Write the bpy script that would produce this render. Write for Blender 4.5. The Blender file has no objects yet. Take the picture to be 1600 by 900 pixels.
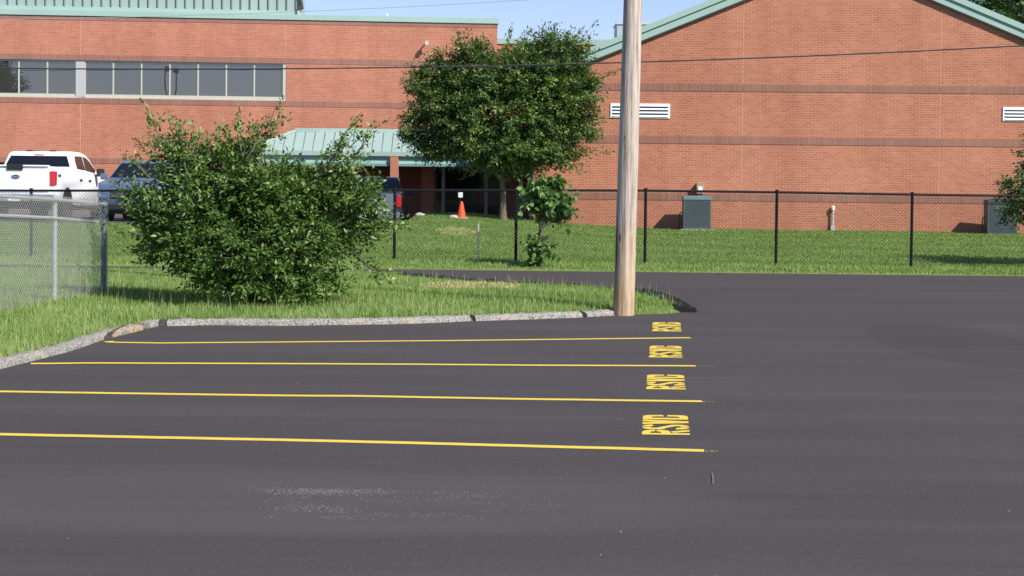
import bpy, bmesh, math, random
import numpy as np
from mathutils import Matrix, Vector, Euler
R = math.radians
random.seed(7); rng = np.random.default_rng(7)
S = bpy.context.scene; COL = S.collection
# ------------------------------------------------------------------ camera, sky, sun, exposure
F = 2850.0; SHY = -93.4/1600
cam = bpy.data.cameras.new('camera'); co = bpy.data.objects.new('camera', cam); COL.objects.link(co); S.camera = co
cam.sensor_width = 36; cam.lens = 36*F/1600; cam.shift_y = SHY; cam.clip_end = 5000; cam.clip_start = .1
CAMZ = 1.9
MC = Matrix.Translation((0,0,CAMZ)) @ (Matrix.Rotation(R(90-1.8),4,'X') @ Matrix.Rotation(.011,4,'Z'))
co.matrix_world = MC
S.render.resolution_x, S.render.resolution_y = 1024, 576
w = bpy.data.worlds.new('World'); S.world = w; w.use_nodes = True
sk = w.node_tree.nodes.new('ShaderNodeTexSky'); sk.sky_type = 'NISHITA'; sk.sun_disc = False
SUNV = Vector((1.07,-1.0,1.30)).normalized()
sk.sun_elevation = math.asin(SUNV.z); sk.sun_rotation = math.atan2(SUNV.x, SUNV.y)
sk.air_density = 1.0; sk.dust_density = .15; sk.ozone_density = 4.0; sk.altitude = 300
tn=w.node_tree.nodes.new('ShaderNodeMix'); tn.data_type='RGBA'; tn.blend_type='MULTIPLY'; tn.inputs[0].default_value=1; tn.inputs[7].default_value=(1.0,.93,1.12,1)
w.node_tree.links.new(sk.outputs[0], tn.inputs[6]); w.node_tree.links.new(tn.outputs[2], w.node_tree.nodes['Background'].inputs[0])
w.node_tree.nodes['Background'].inputs[1].default_value = .085
sd = bpy.data.lights.new('sun','SUN'); sd.energy = 4.6; sd.angle = R(.5); sd.color = (1,.95,.87)
so = bpy.data.objects.new('sun', sd); COL.objects.link(so); so.rotation_euler = SUNV.to_track_quat('Z','Y').to_euler()
S.view_settings.view_transform = 'Standard'; S.view_settings.look = 'None'; S.view_settings.gamma = 1
S.view_settings.exposure = .58
S.render.engine = 'CYCLES'
# ------------------------------------------------------------------ helpers
def ray(x, y):
    d = Vector(((x-800)/F, (450-y)/F + SHY*1600/F, -1)); return (MC.to_3x3() @ d).normalized()
def atz(x, y, z=0.):
    d = ray(x,y); t = (z-CAMZ)/d.z; return Vector((0,0,CAMZ)) + d*t
def aty(x, y, Y):
    d = ray(x,y); return Vector((0,0,CAMZ)) + d*(Y/d.y)
def atp(x, y, o, n):
    d = ray(x,y); c = Vector((0,0,CAMZ)); return c + d*((Vector(o)-c).dot(n)/d.dot(n))
def tag(o, label=None, cat=None, group=None, kind=None):
    for k, v in (('label',label),('category',cat),('group',group),('kind',kind)):
        if v: o[k] = v
    return o
def empty(name, loc=(0,0,0), rz=0, rx=0):
    o = bpy.data.objects.new(name, None); COL.objects.link(o); o.location = loc; o.rotation_euler = (rx,0,rz); o.empty_display_size=.2; return o
def link(name, me, mat, parent=None):
    o = bpy.data.objects.new(name, me); COL.objects.link(o)
    if mat: me.materials.append(mat)
    if parent: o.parent = parent
    return o
def copy_tree(o, parent=None):
    c = o.copy(); COL.objects.link(c); c.parent = parent
    for ch in list(o.children): copy_tree(ch, c)
    return c
class MB:
    def __init__(s): s.v=[]; s.f=[]
    def add(s, vs, fs):
        n=len(s.v); s.v += [tuple(v) for v in vs]; s.f += [tuple(i+n for i in f) for f in fs]; return s
    def box(s, x0,x1,y0,y1,z0,z1):
        return s.add([(x0,y0,z0),(x1,y0,z0),(x1,y1,z0),(x0,y1,z0),(x0,y0,z1),(x1,y0,z1),(x1,y1,z1),(x0,y1,z1)],
              [(3,2,1,0),(4,5,6,7),(0,1,5,4),(1,2,6,5),(2,3,7,6),(3,0,4,7)])
    def tube(s, pts, r, n=8, cap=True):
        pts=[Vector(p) for p in pts]; rs = r if hasattr(r,'__len__') else [r]*len(pts); b=len(s.v)
        up=None
        for i,p in enumerate(pts):
            t=(pts[min(i+1,len(pts)-1)]-pts[max(i-1,0)]).normalized()
            if up is None: up = t.orthogonal().normalized()
            up=(up-t*up.dot(t)).normalized(); q=t.cross(up)
            for k in range(n):
                a=2*math.pi*k/n; s.v.append(tuple(p+(up*math.cos(a)+q*math.sin(a))*rs[i]))
        for i in range(len(pts)-1):
            for k in range(n):
                k2=(k+1)%n; s.f.append((b+i*n+k,b+i*n+k2,b+(i+1)*n+k2,b+(i+1)*n+k))
        if cap:
            s.f.append(tuple(b+k for k in reversed(range(n)))); e=b+(len(pts)-1)*n; s.f.append(tuple(e+k for k in range(n)))
        return s
    def prism(s, poly, fn, d0, d1):          # poly of 2D points, fn(a,b,d) -> 3D
        n=len(poly); return s.add([fn(a,b,d0) for a,b in poly]+[fn(a,b,d1) for a,b in poly],
            [tuple(reversed(range(n))), tuple(range(n,2*n))]+[(i,(i+1)%n,n+(i+1)%n,n+i) for i in range(n)])
    def lathe(s, prof, c=(0,0,0), n=16):
        b=len(s.v)
        for r,z in prof:
            for k in range(n):
                a=2*math.pi*k/n; s.v.append((c[0]+r*math.cos(a),c[1]+r*math.sin(a),c[2]+z))
        for i in range(len(prof)-1):
            for k in range(n):
                k2=(k+1)%n; s.f.append((b+i*n+k,b+i*n+k2,b+(i+1)*n+k2,b+(i+1)*n+k))
        s.f.append(tuple(b+k for k in reversed(range(n)))); e=b+(len(prof)-1)*n; s.f.append(tuple(e+k for k in range(n)))
        return s
    def build(s, name, mat, parent=None, smooth=False, bevel=0, recalc=True):
        me=bpy.data.meshes.new(name); me.from_pydata(s.v,[],s.f)
        if recalc or bevel:
            bm=bmesh.new(); bm.from_mesh(me); bmesh.ops.recalc_face_normals(bm, faces=bm.faces)
            if bevel: bmesh.ops.bevel(bm, geom=list(bm.edges), offset=bevel, segments=2, affect='EDGES', profile=.6, clamp_overlap=True)
            bm.to_mesh(me); bm.free()
        if smooth:
            for p in me.polygons: p.use_smooth=True
            try: me.set_sharp_from_angle(angle=R(38))
            except Exception: pass
        return link(name, me, mat, parent)
def npmesh(name, V, Fc, mat, parent=None, shade=None, k=3):
    me=bpy.data.meshes.new(name); nv=len(V); nf=len(Fc)
    me.vertices.add(nv); me.vertices.foreach_set('co', np.asarray(V,np.float32).ravel())
    me.loops.add(nf*k); me.loops.foreach_set('vertex_index', np.asarray(Fc,np.int32).ravel())
    me.polygons.add(nf); me.polygons.foreach_set('loop_start', np.arange(0,nf*k,k,dtype=np.int32))
    me.update(calc_edges=True)
    if shade is not None:
        a=me.attributes.new('shade','FLOAT','POINT'); a.data.foreach_set('value', np.asarray(shade,np.float32))
    return link(name, me, mat, parent)
# ------------------------------------------------------------------ materials
class NT:
    def __init__(s, name):
        s.m=bpy.data.materials.new(name); s.m.use_nodes=True; s.t=s.m.node_tree; s.b=s.t.nodes['Principled BSDF']
    def n(s, typ, **kw):
        o=s.t.nodes.new('ShaderNode'+typ)
        for k,v in kw.items():
            if k.startswith('i_'):
                key=k[2:]; key = int(key) if key.isdigit() else key.replace('_',' ')
                o.inputs[key].default_value=v
            else: setattr(o,k,v)
        return o
    def l(s,a,b): s.t.links.new(a,b)
    def ramp(s, fac, stops):
        r=s.n('ValToRGB'); e=r.color_ramp.elements
        while len(e)<len(stops): e.new(.5)
        for q,(p,c) in zip(e,stops): q.position=p; q.color=(*c,1) if len(c)==3 else c
        s.l(fac,r.inputs[0]); return r.outputs[0]
    def mix(s, fac, a, b, mode='MIX'):
        m=s.n('Mix', data_type='RGBA', blend_type=mode)
        for sock,v in ((m.inputs[0],fac),(m.inputs[6],a),(m.inputs[7],b)):
            if hasattr(v,'links') or isinstance(v,bpy.types.NodeSocket): s.l(v,sock)
            else: sock.default_value = v if isinstance(v,(int,float)) else (*v,1)
        return m.outputs[2]
    def math(s, op, a, b=0., c=None):
        m=s.n('Math', operation=op)
        for i,v in enumerate((a,b,c)):
            if v is None: continue
            if isinstance(v,bpy.types.NodeSocket): s.l(v,m.inputs[i])
            else: m.inputs[i].default_value=v
        return m.outputs[0]
    def obj(s, scale=(1,1,1), loc=(0,0,0)):
        c=s.n('TexCoord'); m=s.n('Mapping'); m.inputs['Scale'].default_value=scale; m.inputs['Location'].default_value=loc
        s.l(c.outputs['Object'],m.inputs[0]); return m.outputs[0]
    def noise(s, vec, scale, detail=4, rough=.55):
        o=s.n('TexNoise'); o.inputs['Scale'].default_value=scale; o.inputs['Detail'].default_value=detail; o.inputs['Roughness'].default_value=rough
        if vec is not None: s.l(vec,o.inputs['Vector'])
        return o.outputs['Fac']
    def bump(s, h, dist, strength=1.):
        b=s.n('Bump'); b.inputs['Distance'].default_value=dist; b.inputs['Strength'].default_value=strength
        s.l(h,b.inputs['Height']); s.l(b.outputs[0],s.b.inputs['Normal'])
def plain(name, col, rough=.6, metal=0., spec=.5, var=.12, scale=3., bump=0., coat=0.):
    t=NT(name); v=t.obj(); n=t.noise(v,scale,5)
    c=t.ramp(n,[(.25,tuple(x*(1-var) for x in col)),(.75,tuple(min(1,x*(1+var)) for x in col))])
    t.l(c,t.b.inputs['Base Color']); t.b.inputs['Roughness'].default_value=rough; t.b.inputs['Metallic'].default_value=metal
    t.b.inputs['Specular IOR Level'].default_value=spec; t.b.inputs['Coat Weight'].default_value=coat
    if bump: t.bump(t.noise(v,scale*12,3),bump)
    return t.m
def brick_mat(name, soldier=False, dark=1.):
    t=NT(name); c=t.n('TexCoord'); sp=t.n('SeparateXYZ'); t.l(c.outputs['Object'],sp.inputs[0])
    u=t.math('ADD',sp.outputs[0],sp.outputs[1]); cb=t.n('CombineXYZ'); t.l(u,cb.inputs[0]); t.l(sp.outputs[2],cb.inputs[1])
    b=t.n('TexBrick'); t.l(cb.outputs[0],b.inputs['Vector']); b.inputs['Scale'].default_value=1
    if soldier:
        b.offset=0; b.inputs['Brick Width'].default_value=.0677; b.inputs['Row Height'].default_value=50.; 
        c1,c2,mo=(.29,.135,.095),(.235,.108,.078),(.36,.23,.165)
        b.inputs['Mortar Size'].default_value=.006
    else:
        b.inputs['Brick Width'].default_value=.2032; b.inputs['Row Height'].default_value=.0677
        c1,c2,mo=(.445,.163,.095),(.365,.128,.076),(.54,.345,.22)
        b.inputs['Mortar Size'].default_value=.0055
    b.inputs['Mortar Smooth'].default_value=.2
    b.inputs['Color1'].default_value=(*c1,1); b.inputs['Color2'].default_value=(*c2,1); b.inputs['Mortar'].default_value=(*mo,1)
    big=t.noise(c.outputs['Object'],.35,5,.6); mid=t.noise(c.outputs['Object'],2.3,4)
    mp=t.n('Mapping'); mp.inputs['Scale'].default_value=(1.4,1.4,.12); t.l(c.outputs['Object'],mp.inputs[0]); st=t.noise(mp.outputs[0],1.,4)
    m1=t.ramp(big,[(.3,(.90,.86,.86)),(.7,(1.06,1.08,1.10))]); m2=t.ramp(mid,[(.3,(.95,.95,.95)),(.7,(1.05,1.05,1.05))]); m3=t.ramp(st,[(.28,(.93,.90,.90)),(.55,(1.03,1.03,1.03))])
    k=t.mix(1.,b.outputs['Color'],m1,'MULTIPLY'); k=t.mix(1.,k,m2,'MULTIPLY'); k=t.mix(1.,k,m3,'MULTIPLY')
    t.l(k,t.b.inputs['Base Color']); t.b.inputs['Roughness'].default_value=.9
    inv=t.math('SUBTRACT',1.,b.outputs['Fac']); t.bump(inv,.004,.6)
    return t.m
M={}
M['brick']=brick_mat('red_brick'); M['soldier']=brick_mat('brown_soldier_brick',True)
M['joint']=plain('joint_sealant',(.50,.31,.22),.85)
M['mint']=plain('mint_metal',(.31,.445,.39),.55,0,.4,.07,.6)
M['mintpanel']=plain('mint_panel',(.31,.395,.36),.5,0,.4,.06,.6)
M['mintdark']=plain('seam_metal',(.16,.27,.26),.5)
M['drip']=plain('drip_edge',(.05,.06,.06),.6)
M['frame']=plain('cream_frame',(.46,.46,.38),.5,0,.5,.04)
M['panelgrey']=plain('grey_infill_panel',(.42,.43,.43),.5,0,.5,.04)
M['white']=plain('white_paint',(.80,.80,.80),.35,0,.5,.02)
M['louver']=plain('white_louver',(.82,.84,.86),.4,0,.5,.02)
M['slot']=plain('louver_slot',(.03,.05,.08),.7)
M['black']=plain('black_plastic',(.02,.02,.022),.45)
M['blackfence']=plain('black_vinyl',(.006,.006,.008),.6,0,.25)
M['galv']=plain('galvanised_steel',(.50,.51,.50),.5,.25,.5,.15,20)
M['galvwire']=plain('galvanised_wire',(.52,.53,.50),.55,.1,.5,.1,20)
M['ac']=plain('ac_grille',(.085,.115,.120),.5,0,.5,.1,5)
M['actop']=plain('ac_cap',(.17,.24,.26),.4,0,.5,.08)
M['acdark']=plain('ac_cap_dark',(.05,.06,.065),.5)
M['conc']=plain('concrete',(.45,.43,.38),.9,0,.3,.2,6,.004)
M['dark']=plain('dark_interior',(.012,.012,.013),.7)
M['rubber']=plain('tyre_rubber',(.02,.02,.02),.8)
M['rim']=plain('wheel_rim',(.35,.36,.37),.35,.7)
M['red']=plain('red_lens',(.55,.012,.02),.2,0,.6,.1,30,0,.5)
M['carwhite']=plain('white_car_paint',(.80,.81,.82),.45,0,.4,.01,3,0,.2)
M['carblue']=plain('blue_grey_car_paint',(.12,.175,.28),.35,.3,.5,.05,3,0,.7)
M['cargrey']=plain('dark_grey_car_paint',(.055,.062,.075),.3,.4,.5,.05,3,0,.7)
M['tailgrey']=plain('silver_grey_car_paint',(.20,.225,.26),.35,.3,.5,.05,3,0,.7)
M['carred']=plain('red_car_paint',(.30,.015,.02),.3,.1,.5,.05,3,0,.7)
M['carglass']=plain('car_glass',(.008,.01,.014),.06,0,.7,.0)
M['chrome']=plain('chrome',(.6,.62,.64),.2,.9)
M['emblem']=plain('blue_emblem',(.02,.05,.17),.3)
M['cone']=plain('cone_orange',(.75,.085,.02),.5,0,.4,.08,8)
M['bark']=plain('bark',(.16,.13,.10),.9,0,.2,.3,12,.01)
M['barklight']=plain('pale_bark',(.30,.27,.22),.9,0,.2,.35,14,.01)
M['cable']=plain('cable_sheath',(.045,.045,.05),.5)
M['cablelite']=plain('wire_aluminium',(.30,.33,.38),.5)
M['beige']=plain('beige_metal',(.32,.23,.13),.6)
M['rustpipe']=plain('brown_pipe',(.07,.04,.035),.6)
M['cream']=plain('grey_post',(.40,.42,.44),.6)
# glass that mirrors the street
def glass(name, ior, col):
    t=NT(name); t.b.inputs['Base Color'].default_value=(*col,1); t.b.inputs['Roughness'].default_value=.0; t.b.inputs['IOR'].default_value=ior
    v=t.obj((1,1,1)); t.bump(t.noise(v,.8,2),.0012,.3); return t.m
M['glass']=glass('tinted_glass',2.35,(.04,.040,.040)); M['doorglass']=glass('door_glass',1.45,(.01,.012,.012))
# asphalt
def asphalt(name, base, streak=True):
    t=NT(name); c=t.n('TexCoord'); P=c.outputs['Object']
    fine=t.noise(P,130,3,.7); 
    mp=t.n('Mapping'); mp.inputs['Scale'].default_value=(.10,1.1,1); t.l(P,mp.inputs[0]); s1=t.noise(mp.outputs[0],1.,5,.6)
    mp2=t.n('Mapping'); mp2.inputs['Scale'].default_value=(.35,5.,1); mp2.inputs['Rotation'].default_value=(0,0,.05); t.l(P,mp2.inputs[0]); s2=t.noise(mp2.outputs[0],1.,3)
    blot=t.noise(P,.35,4)
    k=t.ramp(s1,[(.3,tuple(b*.88 for b in base)),(.7,tuple(b*1.10 for b in base))])
    k=t.mix(1.,k,t.ramp(s2,[(.3,(.93,)*3),(.7,(1.06,)*3)]),'MULTIPLY')
    k=t.mix(1.,k,t.ramp(blot,[(.3,(.95,.95,.97)),(.7,(1.06,1.04,1.0))]),'MULTIPLY')
    k=t.mix(1.,k,t.ramp(fine,[(.3,(.78,)*3),(.7,(1.22,)*3)]),'MULTIPLY')
    # sparse pale chips of stone
    vo=t.n('TexVoronoi'); vo.inputs['Scale'].default_value=28; t.l(P,vo.inputs['Vector']); sc=t.n('SeparateColor'); t.l(vo.outputs['Color'],sc.inputs[0])
    chip=t.math('MULTIPLY',t.math('LESS_THAN',vo.outputs['Distance'],.16),t.math('GREATER_THAN',sc.outputs[0],.9990))
    k=t.mix(chip,k,(.30,.27,.23))
    vf=t.n('TexVoronoi'); vf.inputs['Scale'].default_value=55; t.l(P,vf.inputs['Vector']); sf_=t.n('SeparateColor'); t.l(vf.outputs['Color'],sf_.inputs[0])
    wn=t.noise(P,.8,4,.6)
    fl=t.math('MULTIPLY',t.math('LESS_THAN',vf.outputs['Distance'],.30),t.math('GREATER_THAN',t.math('ADD',sf_.outputs[0],t.math('MULTIPLY',wn,.30)),1.055))
    k=t.mix(fl,k,(.12,.112,.098))
    k=t.mix(t.math('MULTIPLY',t.math('LESS_THAN',vf.outputs['Distance'],.34),t.math('GREATER_THAN',sf_.outputs[1],.90)),k,(.035,.032,.032))
    # scattered grit in the near lot
    sp=t.n('SeparateXYZ'); t.l(P,sp.inputs[0])
    X,Y=sp.outputs[0],sp.outputs[1]
    vg=t.n('TexVoronoi'); vg.inputs['Scale'].default_value=95; t.l(P,vg.inputs['Vector']); sg=t.n('SeparateColor'); t.l(vg.outputs['Color'],sg.inputs[0])
    mg=t.n('Mapping'); mg.inputs['Scale'].default_value=(.7,2.2,1); t.l(P,mg.inputs[0]); gn=t.noise(mg.outputs[0],1.6,4,.65)
    def blob(cx,cy,rx,ry):
        a=t.math('DIVIDE',t.math('SUBTRACT',X,cx),rx); b=t.math('DIVIDE',t.math('SUBTRACT',Y,cy),ry)
        d=t.math('ADD',t.math('MULTIPLY',a,a),t.math('MULTIPLY',b,b)); return t.math('MAXIMUM',t.math('SUBTRACT',1.,d),0.)
    A=atz(490,765); B=atz(470,802); Cc=atz(640,785)
    msk=t.math('ADD',t.math('ADD',blob(A.x,A.y,.55,.22),blob(B.x,B.y,.42,.26)),t.math('MULTIPLY',blob(Cc.x,Cc.y,.95,.6),.42))
    msk=t.math('MULTIPLY',msk,t.math('MULTIPLY',t.math('SUBTRACT',gn,.44),5.0))
    grit=t.math('MULTIPLY',t.math('GREATER_THAN',msk,t.math('MULTIPLY',sg.outputs[0],1.15)),t.math('LESS_THAN',vg.outputs['Distance'],.42))
    dust=t.math('MULTIPLY',t.math('MINIMUM',blob(Cc.x-.8,Cc.y,3.0,1.1),.5),.5)
    k=t.mix(dust,k,(.105,.098,.086)); k=t.mix(grit,k,(.25,.24,.22))
    # a darker freshly laid patch at the right
    D=atz(1494,536); pa=blob(D.x,D.y,1.0,3.0); wob=t.math('MULTIPLY',t.math('SUBTRACT',t.noise(P,.9,2),.5),.35)
    pm=t.math('GREATER_THAN',t.math('ADD',pa,wob),.18); k=t.mix(t.math('MULTIPLY',pm,.26),k,(.03,.028,.028))
    t.l(k,t.b.inputs['Base Color']); t.b.inputs['Roughness'].default_value=.92; t.b.inputs['Specular IOR Level'].default_value=.22
    t.bump(fine,.0025,.5); return t.m
M['asphalt']=asphalt('fresh_asphalt',(.060,.0535,.052))
M['asphalt2']=plain('old_asphalt',(.10,.095,.095),.9,0,.3,.2,2)
M['tar']=plain('tar_edge',(.018,.017,.017),.85,0,.3,.4,10,.02)
def yellow():
    t=NT('yellow_paint'); P=t.obj(); n=t.noise(P,60,4,.7); n2=t.noise(P,9,3)
    k=t.ramp(n,[(.28,(.50,.33,.045)),(.42,(.74,.53,.055)),(.8,(.80,.60,.08))]); k=t.mix(1.,k,t.ramp(n2,[(.3,(.9,.88,.8)),(.6,(1,1,1))]),'MULTIPLY')
    t.l(k,t.b.inputs['Base Color']); t.b.inputs['Roughness'].default_value=.6; return t.m
M['yellow']=yellow()
def kerbmat():
    t=NT('worn_kerb_concrete'); P=t.obj(); n=t.noise(P,38,5,.75); n2=t.noise(P,3.,4); n3=t.noise(t.obj(loc=(9,3,0)),1.6,3)
    k=t.ramp(n,[(.38,(.06,.056,.052)),(.49,(.26,.245,.22)),(.68,(.43,.41,.38))])
    k=t.mix(t.ramp(n2,[(.50,(0,0,0)),(.72,(.5,.5,.5))]),k,(.42,.34,.22))
    sp=t.n('SeparateXYZ'); t.l(P,sp.inputs[0]); X=sp.outputs[0]
    def band(a,b): return t.math('MULTIPLY',t.math('GREATER_THAN',X,a),t.math('LESS_THAN',X,b))
    q=t.math('GREATER_THAN',n,.50)
    x1=atz(204,520).x; x2=atz(224,514).x; x3=atz(238,511).x; x4=atz(246,510).x; x5=atz(160,533).x; x6=atz(176,529).x
    ym=t.math('MULTIPLY',t.math('MAXIMUM',band(x1,x2),band(x5,x6)),q)
    k=t.mix(t.math('MULTIPLY',ym,.7),k,(.55,.31,.06))
    y1=atz(128,545).x; y2=atz(150,538).x; y3=atz(247,510).x; y4=atz(262,509).x
    k=t.mix(t.math('MULTIPLY',t.math('MAXIMUM',band(y1,y2),band(y3,y4)),t.math('GREATER_THAN',n,.44)),k,(.03,.028,.028))
    t.l(k,t.b.inputs['Base Color']); t.b.inputs['Roughness'].default_value=.95; t.bump(n,.012,.8); return t.m
M['kerb']=kerbmat()
def soil(name,c1,c2,sc):
    t=NT(name); n=t.noise(t.obj(),sc,6,.7); n2=t.noise(t.obj(),.5,3)
    k=t.ramp(n,[(.3,c1),(.7,c2)]); k=t.mix(1.,k,t.ramp(n2,[(.3,(.85,.9,.85)),(.7,(1.12,1.08,1.0))]),'MULTIPLY')
    t.l(k,t.b.inputs['Base Color']); t.b.inputs['Roughness'].default_value=.95; t.b.inputs['Specular IOR Level'].default_value=.1; t.bump(n,.02); return t.m
M['turf']=soil('turf',(.09,.14,.035),(.17,.23,.07),9)
M['far']=soil('far_ground',(.06,.09,.03),(.09,.12,.05),.5)
def leafmat(name, stops, trans=.35, rough=.45):
    t=NT(name); a=t.n('Attribute'); a.attribute_name='shade'; k=t.ramp(a.outputs['Fac'],stops)
    t.l(k,t.b.inputs['Base Color']); t.b.inputs['Roughness'].default_value=rough; t.b.inputs['Specular IOR Level'].default_value=.35
    tr=t.n('BsdfTranslucent'); h=t.mix(1.,k,(1.5,1.6,.6),'MULTIPLY'); t.l(h,tr.inputs[0])
    mx=t.n('MixShader'); mx.inputs[0].default_value=trans; t.l(t.b.outputs[0],mx.inputs[1]); t.l(tr.outputs[0],mx.inputs[2])
    t.l(mx.outputs[0],t.t.nodes['Material Output'].inputs[0]); return t.m
M['grass']=leafmat('grass_blades',[(0,(.10,.17,.03)),(.5,(.21,.315,.08)),(.8,(.35,.42,.18)),(1,(.58,.43,.25))],.3,.6)
M['lawngrass']=leafmat('lawn_blades',[(0,(.10,.165,.03)),(.5,(.205,.31,.08)),(.85,(.32,.41,.15)),(1,(.52,.42,.23))],.3,.6)
M['bushleaf']=leafmat('shrub_leaves',[(0,(.045,.095,.02)),(.55,(.105,.185,.038)),(1,(.27,.36,.12))],.20,.42)
M['treeleaf']=leafmat('tree_leaves',[(0,(.035,.075,.022)),(.6,(.085,.145,.040)),(1,(.24,.33,.08))],.28)
M['redbud']=leafmat('broad_leaves',[(0,(.06,.125,.035)),(.6,(.12,.215,.06)),(1,(.22,.32,.11))],.3,.4)

# pole wood
def wood():
    t=NT('weathered_pole_wood'); c=t.n('TexCoord'); mp=t.n('Mapping'); mp.inputs['Scale'].default_value=(14,14,.7); t.l(c.outputs['Object'],mp.inputs[0])
    g=t.noise(mp.outputs[0],1.5,8,.7); mp2=t.n('Mapping'); mp2.inputs['Scale'].default_value=(13,13,.25); t.l(c.outputs['Object'],mp2.inputs[0]); cr=t.noise(mp2.outputs[0],1.,3)
    sp=t.n('SeparateXYZ'); t.l(c.outputs['Object'],sp.inputs[0]); blot=t.noise(c.outputs['Object'],1.7,4)
    top=t.ramp(g,[(.34,(.15,.12,.095)),(.46,(.42,.355,.29)),(.62,(.60,.525,.44))]); bot=t.ramp(g,[(.34,(.14,.085,.05)),(.46,(.40,.27,.16)),(.62,(.55,.41,.27))])
    z=t.math('ADD',t.math('MULTIPLY',sp.outputs[2],.38),t.math('MULTIPLY',t.math('SUBTRACT',blot,.5),.7))
    k=t.mix(t.ramp(z,[(.02,(0,0,0)),(.50,(1,1,1))]),bot,top)
    k=t.mix(t.ramp(cr,[(.335,(.9,.9,.9)),(.375,(0,0,0))]),k,(.06,.045,.035))
    mk_=t.n('Mapping'); mk_.inputs['Scale'].default_value=(5,5,1.6); t.l(c.outputs['Object'],mk_.inputs[0]); vk=t.n('TexVoronoi'); vk.inputs['Scale'].default_value=1.; t.l(mk_.outputs[0],vk.inputs['Vector'])
    k=t.mix(t.ramp(vk.outputs['Distance'],[(.07,(.75,.75,.75)),(.13,(0,0,0))]),k,(.10,.07,.05))
    t.l(k,t.b.inputs['Base Color']); t.b.inputs['Roughness'].default_value=.9; t.b.inputs['Specular IOR Level'].default_value=.2; t.bump(t.math('ADD',g,cr),.02,1.); return t.m
M['wood']=wood()

# ------------------------------------------------------------------ ground
def sstep(t): t=np.clip(t,0,1); return t*t*(3-2*t)
def plat(X): return np.interp(X,[-30,-10,-3,-1.4,-.3,1.8,4,30],[.45,.45,.61,.60,.50,.34,.25,.22])
YR=34.75
def zlawn(X,Y):
    t=np.clip((Y-34.6)/(48-34.6),0,1); t=.55*t+.45*sstep(t)
    z=np.where(Y<YR+.01,-.02,.012)+(plat(X)-.02)*t+ .015*np.sin(X*1.3+Y*.7)*np.minimum(t*6,1)*.6
    return z
def zrear(X,Y): return plat(X)-np.interp(X,[-9,-6.5],[.010,.0])*np.maximum(Y-47.5,0)-np.interp(X,[-9,-6.5],[0,.52])*sstep((Y-47.5)/3)
def grid(name, xs, ys, zf, mat, mask=None):
    X,Y=np.meshgrid(xs,ys); Z=zf(X,Y); nx=len(xs); V=np.stack([X,Y,Z],-1).reshape(-1,3)
    i=np.arange((len(ys)-1)*nx).reshape(-1,nx)[:,:-1].ravel(); Fc=np.stack([i,i+1,i+nx+1,i+nx],1)
    if mask is not None:
        c=V[Fc].mean(1); Fc=Fc[mask(c[:,0],c[:,1])]
    o=npmesh(name,V,Fc,mat,k=4)
    for p in o.data.polygons: p.use_smooth=True
    return o
g=MB().add([(-2500,-2500,-1.6),(2500,-2500,-1.6),(2500,2500,-1.6),(-2500,2500,-1.6)],[(0,1,2,3)]).build('ground',M['far'],recalc=False); tag(g,kind='structure')
YR=34.75
lot=MB().add([(-60,-45,0),(60,-45,0),(60,YR,0),(-60,YR,0),(-60,-45,-1.5),(60,-45,-1.5),(60,YR,-1.5),(-60,YR,-1.5)],[(0,1,2,3),(0,4,5,1),(1,5,6,2),(2,6,7,3),(3,7,4,0)]).build('asphalt_lot',M['asphalt']); tag(lot,kind='structure')
XB=-2.7
def lawnmask(x,y): return (y<47.6)|(x>XB)
lawn=grid('lawn',np.linspace(-40,40,161),np.concatenate([[YR-.02,YR+.02],np.linspace(YR+.2,56.5,110)]),zlawn,M['turf'],lawnmask); tag(lawn,kind='structure')
rear=grid('rear_parking_lot',np.linspace(-40,XB,30),np.linspace(47.5,90,30),lambda X,Y: zrear(X,Y)-.004,M['asphalt2']); tag(rear,kind='structure')
wk=MB().box(XB,1.2,56.5,70,-1.5,.16).build('porch_floor',M['conc']); tag(wk,kind='structure')

# ---- island
front=[(-420,712),(-200,640),(0,577),(60,562),(110,549),(165,530),(226,515),(246,510),(330,508),(440,509),(560,507.5),(640,506),(735,502),(830,499),(910,496),(983,491.5)]
back=[(1040,491),(1078,487),(1062,476),(1030,464),(1000,458),(955,452.5),(900,448),(840,444),(740,439),(690,435),(620,427.5),(560,424),(400,422),(170,421),(-200,419),(-600,415)]
KF=[atz(x,y,0) for x,y in front]
ISL=[p.copy() for p in KF]+[atz(x,y,0) for x,y in back]
IX=np.array([p.x for p in ISL]); IY=np.array([p.y for p in ISL])
def inpoly(x,y):
    ins=np.zeros(x.shape,bool); n=len(IX)
    for i in range(n):
        x1,y1,x2,y2=IX[i],IY[i],IX[(i+1)%n],IY[(i+1)%n]
        c=((y1>y)!=(y2>y)) & (x < (x2-x1)*(y-y1)/(y2-y1+1e-12)+x1); ins^=c
    return ins
def pdist(x,y):
    d=np.full(x.shape,1e9); n=len(IX)
    for i in range(n):
        ax,ay,bx,by=IX[i],IY[i],IX[(i+1)%n],IY[(i+1)%n]; dx,dy=bx-ax,by-ay
        t=np.clip(((x-ax)*dx+(y-ay)*dy)/(dx*dx+dy*dy),0,1); d=np.minimum(d,np.hypot(x-ax-t*dx,y-ay-t*dy))
    return d
def zisl(X,Y):
    d=pdist(X,Y); ins=inpoly(X,Y); d=np.where(ins,d,-d)
    fx=np.interp(X,[-8,-6.2,-4.5,8],[.13,.09,0,0])*sstep((Y-19)/4)*(1-sstep((Y-25.5)/3))
    z=np.interp(d,[-.3,0.,.15,1.2],[-.12,-.03,.065,.085]) + fx*sstep(d/1.2) + .012*np.sin(X*2.1)*np.cos(Y*1.7)
    z=np.where(z>0,z*np.interp(Y,[25,30],[1,.35]),z)
    return z
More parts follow.
